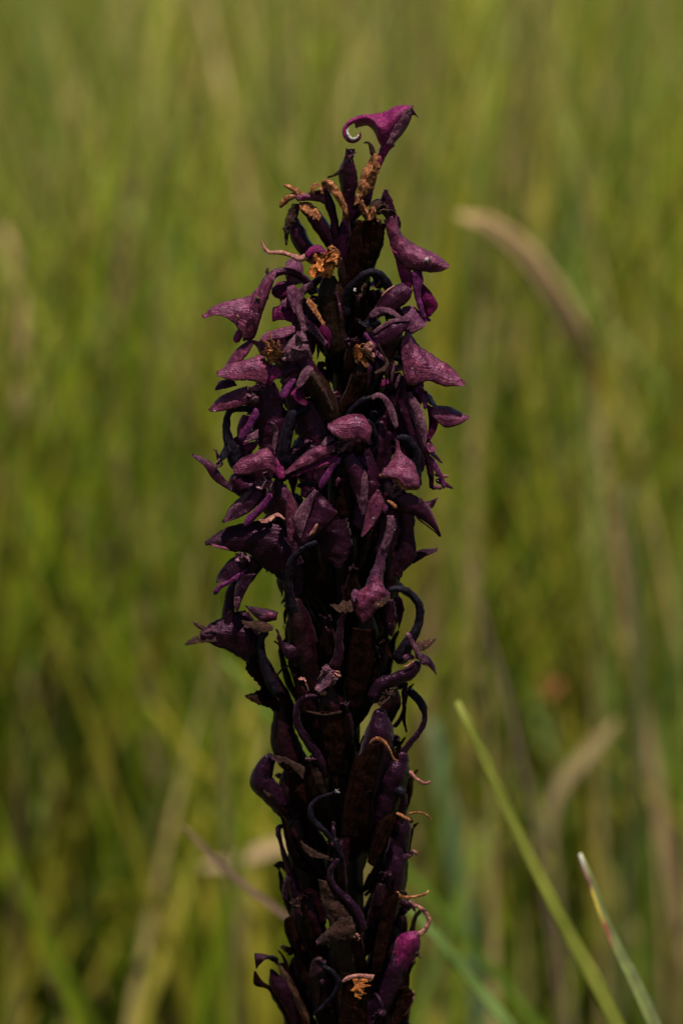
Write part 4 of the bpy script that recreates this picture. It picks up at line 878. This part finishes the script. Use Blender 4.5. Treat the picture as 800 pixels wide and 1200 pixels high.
def blade(name, label, cat_, pts, w, back, mat, group=None, root=True, thick=.25):
    """one grass blade through grid points at `back` metres behind the stem, running on down to the ground"""
    dd = [-bk / S for bk in (back if isinstance(back, (list, tuple)) else (back, back))]
    m_ = len(pts) - 1
    P = [np.array(at(p[0], p[1], dd[0] + (dd[1] - dd[0]) * i / m_)) for i, p in enumerate(pts)]
    W = list(np.interp(np.linspace(0, 1, len(P)), np.linspace(0, 1, len(w)), w))
    if root:
        e = P[-1]; dv = P[-1] - P[-2]; dv = dv / np.linalg.norm(dv)
        k = e[2]; f = min(abs(dv[0] / min(dv[2], -.2)), 1.0) * np.sign(dv[0])
        P.append(np.array([e[0] + f * k * .45, e[1], k * .5])); P.append(np.array([e[0] + f * k * .6, e[1], -.01])); W += [W[-1], W[-1] * .8]
    # curve in metres: x, z used for chord length
    Q = np.array([(p[0], p[2], p[1], ww * S * (1 + (back if not isinstance(back, (list, tuple)) else back[0]))) for p, ww in zip(P, W)])
    n_ = 40; C = cat(Q, n_)
    V = []; F = []; UV = []
    tan = unit(np.gradient(C[:, :2], axis=0))
    for i in range(n_):
        c = np.array([C[i, 0], C[i, 2], C[i, 1]]); a = np.array([-tan[i, 1], 0, tan[i, 0]]); a = a + np.array([0, (.9 if a[2] >= 0 else -.9) * min(1, abs(a[2]) * 2), 0]); hw = max(C[i, 3] / 2, .00012)
        # folded V cross-section with thickness
        for (s, t) in ((-1, -.35), (-.5, .1), (0, .5), (.5, .1), (1, -.35), (.5, -.15), (0, .2), (-.5, -.15)):
            V.append(tuple(c + a * hw * s + np.array([0, 1, 0]) * hw * t * thick * 3)); UV.append((i / n_, (s + 1) / 2))
    for i in range(n_ - 1):
        for j in range(8): F.append((i * 8 + j, i * 8 + (j + 1) % 8, (i + 1) * 8 + (j + 1) % 8, (i + 1) * 8 + j))
    F.append(tuple(range(8))); F.append(tuple(range((n_ - 1) * 8, n_ * 8)))
    o = finish(name, V, F, UV, mat, None, True); o['label'] = label; o['category'] = cat_; o['kind'] = 'thing'
    if group: o['group'] = group
    return o
m_green = leaf_mat('blade_yellow_green', (.080, .092, .010), (.145, .15, .022), scale=60)
m_green2 = leaf_mat('blade_fresh_green', (.05, .08, .014), (.09, .13, .03), scale=60)
m_blue = leaf_mat('blade_blue_green', (.065, .10, .035), (.10, .14, .06))
m_tan = leaf_mat('blade_tan', (.22, .15, .07), (.30, .21, .11), trans=.4)
m_arch = leaf_mat('blade_pale_straw', (.34, .22, .105), (.44, .29, .145), trans=.4)
m_tan2 = leaf_mat('blade_dull_tan', (.21, .155, .07), (.28, .21, .105), trans=.4)
m_pink = leaf_mat('stalk_pinkish_brown', (.06, .034, .022), (.09, .055, .038), trans=.1)
m_dk = leaf_mat('stalk_dark', (.04, .045, .012), (.075, .075, .025), trans=.2)
# tip of the sharp blade: green with a yellow and red-brown banded end
m_tip, n, b = new_mat('blade_red_tipped')
tc = n.nodes.new('ShaderNodeTexCoord'); sx_ = n.nodes.new('ShaderNodeSeparateXYZ'); n.links.new(tc.outputs['UV'], sx_.inputs[0])
r1 = ramp(n, sx_.outputs[0], [(.0, (.10, .09, .05)), (.006, (.09, .07, .04)), (.012, (.09, .035, .03)), (.028, (.10, .04, .02)), (.034, (.26, .19, .02)), (.055, (.20, .16, .02)), (.062, (.13, .035, .015)), (.075, (.12, .05, .02)), (.085, (.070, .080, .014)), (1, (.065, .080, .014))])
nz = n.nodes.new('ShaderNodeTexNoise'); nz.inputs['Scale'].default_value = 300; n.links.new(tc.outputs['Object'], nz.inputs['Vector'])
mx = n.nodes.new('ShaderNodeMix'); mx.data_type = 'RGBA'; mx.blend_type = 'MULTIPLY'; mx.inputs[0].default_value = .5
mk = n.nodes.new('ShaderNodeMath'); mk.operation = 'MULTIPLY_ADD'; n.links.new(nz.outputs[0], mk.inputs[0]); mk.inputs[1].default_value = .5; n.links.new(sx_.outputs[1], mk.inputs[2])
mg = n.nodes.new('ShaderNodeMix'); mg.data_type = 'RGBA'; n.links.new(ramp(n, mk.outputs[0], [(.62, (0, 0, 0)), (.80, (1, 1, 1))]), mg.inputs[0])
n.links.new(r1, mg.inputs[6]); mg.inputs[7].default_value = (.060, .070, .016, 1)
n.links.new(mg.outputs[2], mx.inputs[6]); n.links.new(ramp(n, nz.outputs[0], [(.3, (.5, .4, .4)), (.6, (1.3, 1.3, 1.3))]), mx.inputs[7])
n.links.new(mx.outputs[2], b.inputs['Base Color']); b.inputs['Roughness'].default_value = .5
gb = 'meadow_grass'
blade(gb, 'long yellow-green blade slanting from mid right down to the bottom edge', 'grass blade', [(535, 822), (560, 872), (592, 945), (628, 1020), (672, 1105), (724, 1205)], [7, 12, 14, 15, 17, 18], .085, m_green)
blade(gb, 'sharpest green blade with red and yellow banded tip, bottom right', 'grass blade', [(679, 1000), (691, 1030), (708, 1078), (732, 1130), (766, 1202)], [5, 9, 11, 14, 17], .045, m_tip)
blade(gb, 'fresh green blade leaving the foot of the spike to the lower right', 'grass blade', [(468, 1050), (500, 1085), (535, 1125), (565, 1165), (598, 1204)], [6, 10, 12, 13, 14], .14, m_green2)
blade(gb, 'arched tan dry blade bending over at upper right', 'grass blade', [(535, 250), (570, 262), (610, 292), (645, 340), (674, 388), (694, 440), (697, 470)], [2, 18, 26, 28, 27, 22, 5], [.44, .54], m_arch)
blade(gb, 'curved dull tan blade in the lower right grass', 'grass blade', [(722, 845), (702, 868), (672, 900), (650, 935), (644, 975), (650, 1030)], [3, 13, 17, 17, 13, 5], .46, m_tan2)
blade(gb, 'broad tan dry blade standing near the left edge', 'grass blade', [(2, 262), (15, 300), (24, 360), (25, 430), (20, 500), (14, 560)], [4, 13, 18, 19, 17, 5], .62, m_arch)
blade(gb, 'short tan blade lying level left of the lower spike', 'grass blade', [(236, 1016), (262, 1012), (295, 1002), (330, 990), (372, 975)], [5, 12, 15, 15, 10], .42, m_tan, root=False)
blade('wild_grass', 'thin pinkish stalk running down into the lower spike from the left', 'grass stalk', [(215, 968), (250, 1005), (290, 1040), (335, 1074), (380, 1110)], [3, 6, 7, 7, 6], .14, m_pink, root=False)
blade('wild_grass', 'thin pinkish brown stalk rising right of the spike', 'grass stalk', [(553, 665), (570, 735), (590, 800), (605, 865), (622, 940), (632, 1010)], [2, 4, 5, 6, 6, 6], .32, m_pink)
blade('wild_grass', 'thick dark blurred stalk standing at the right', 'grass stalk', [(733, 570), (738, 640), (744, 720), (748, 800), (748, 880), (740, 980)], [6, 12, 15, 16, 14, 12], .42, m_dk)
blade(gb, 'pale green blade tip poking out behind the left of the spike', 'grass blade', [(262, 770), (290, 805), (320, 845), (360, 890)], [4, 9, 11, 11], .3, G[1])
blade(gb, 'yellow-green blade slanting down behind the lower left of the spike', 'grass blade', [(175, 820), (222, 880), (268, 930), (312, 975), (360, 1030)], [4, 9, 11, 12, 12], .5, G[2])
blade(gb, 'upright blue-green blade close to the right of the lower spike', 'grass blade', [(505, 845), (516, 900), (526, 965), (538, 1030), (548, 1100)], [10, 18, 22, 22, 20], .45, m_blue)
blade(gb, 'bright green upright blade right of the middle of the spike', 'grass blade', [(538, 520), (540, 570), (538, 640), (536, 700), (540, 790)], [4, 20, 30, 30, 26], .75, G[0])
blade(gb, 'bright green upright blade left of the topmost flower', 'grass blade', [(372, 40), (378, 90), (380, 160), (384, 240)], [6, 26, 32, 32], .9, G[0])

# little orange seed head far back in the grass
def seed_head():
    o = bpy.data.objects.new('seed_head', None); COL.objects.link(o)
    o['label'] = 'small blurred orange flower head among the grass at the right'; o['category'] = 'wild flower'
    c = at(648, 808, -.55 / S); o.location = (c[0], c[1], 0)
    mo = leaf_mat('seed_head_orange', (.22, .085, .03), (.32, .14, .05), trans=.2)
    V = []; F = []; UV = []
    for k in range(26):
        ph = k * 2.4; el = math.acos(1 - 2 * (k + .5) / 26)
        dv = Vector((math.sin(el) * math.cos(ph), math.sin(el) * math.sin(ph), math.cos(el)))
        t1 = dv.orthogonal().normalized(); t2 = dv.cross(t1); r0 = .0034 * (.8 + .5 * math.sin(k * 5.1)); base = len(V)
        for (a, b_, l) in ((0, 0, .2), (.35, 0, .7), (0, .35, .7), (-.35, 0, .7), (0, -.35, .7), (0, 0, 1.25)):
            V.append(tuple(dv * r0 * l + t1 * a * r0 + t2 * b_ * r0 + Vector((0, 0, c[2])))); UV.append((0, 0))
        for q in range(4):
            F.append((base, base + 1 + q, base + 1 + (q + 1) % 4)); F.append((base + 5, base + 1 + (q + 1) % 4, base + 1 + q))
    finish('floret_cluster', V, F, UV, mo, o, True)
    world_tube('stalk', [(0, 0, c[2] * k / 6) for k in range(7)], [.0008] * 7, m_dk, o, 8)
seed_head()
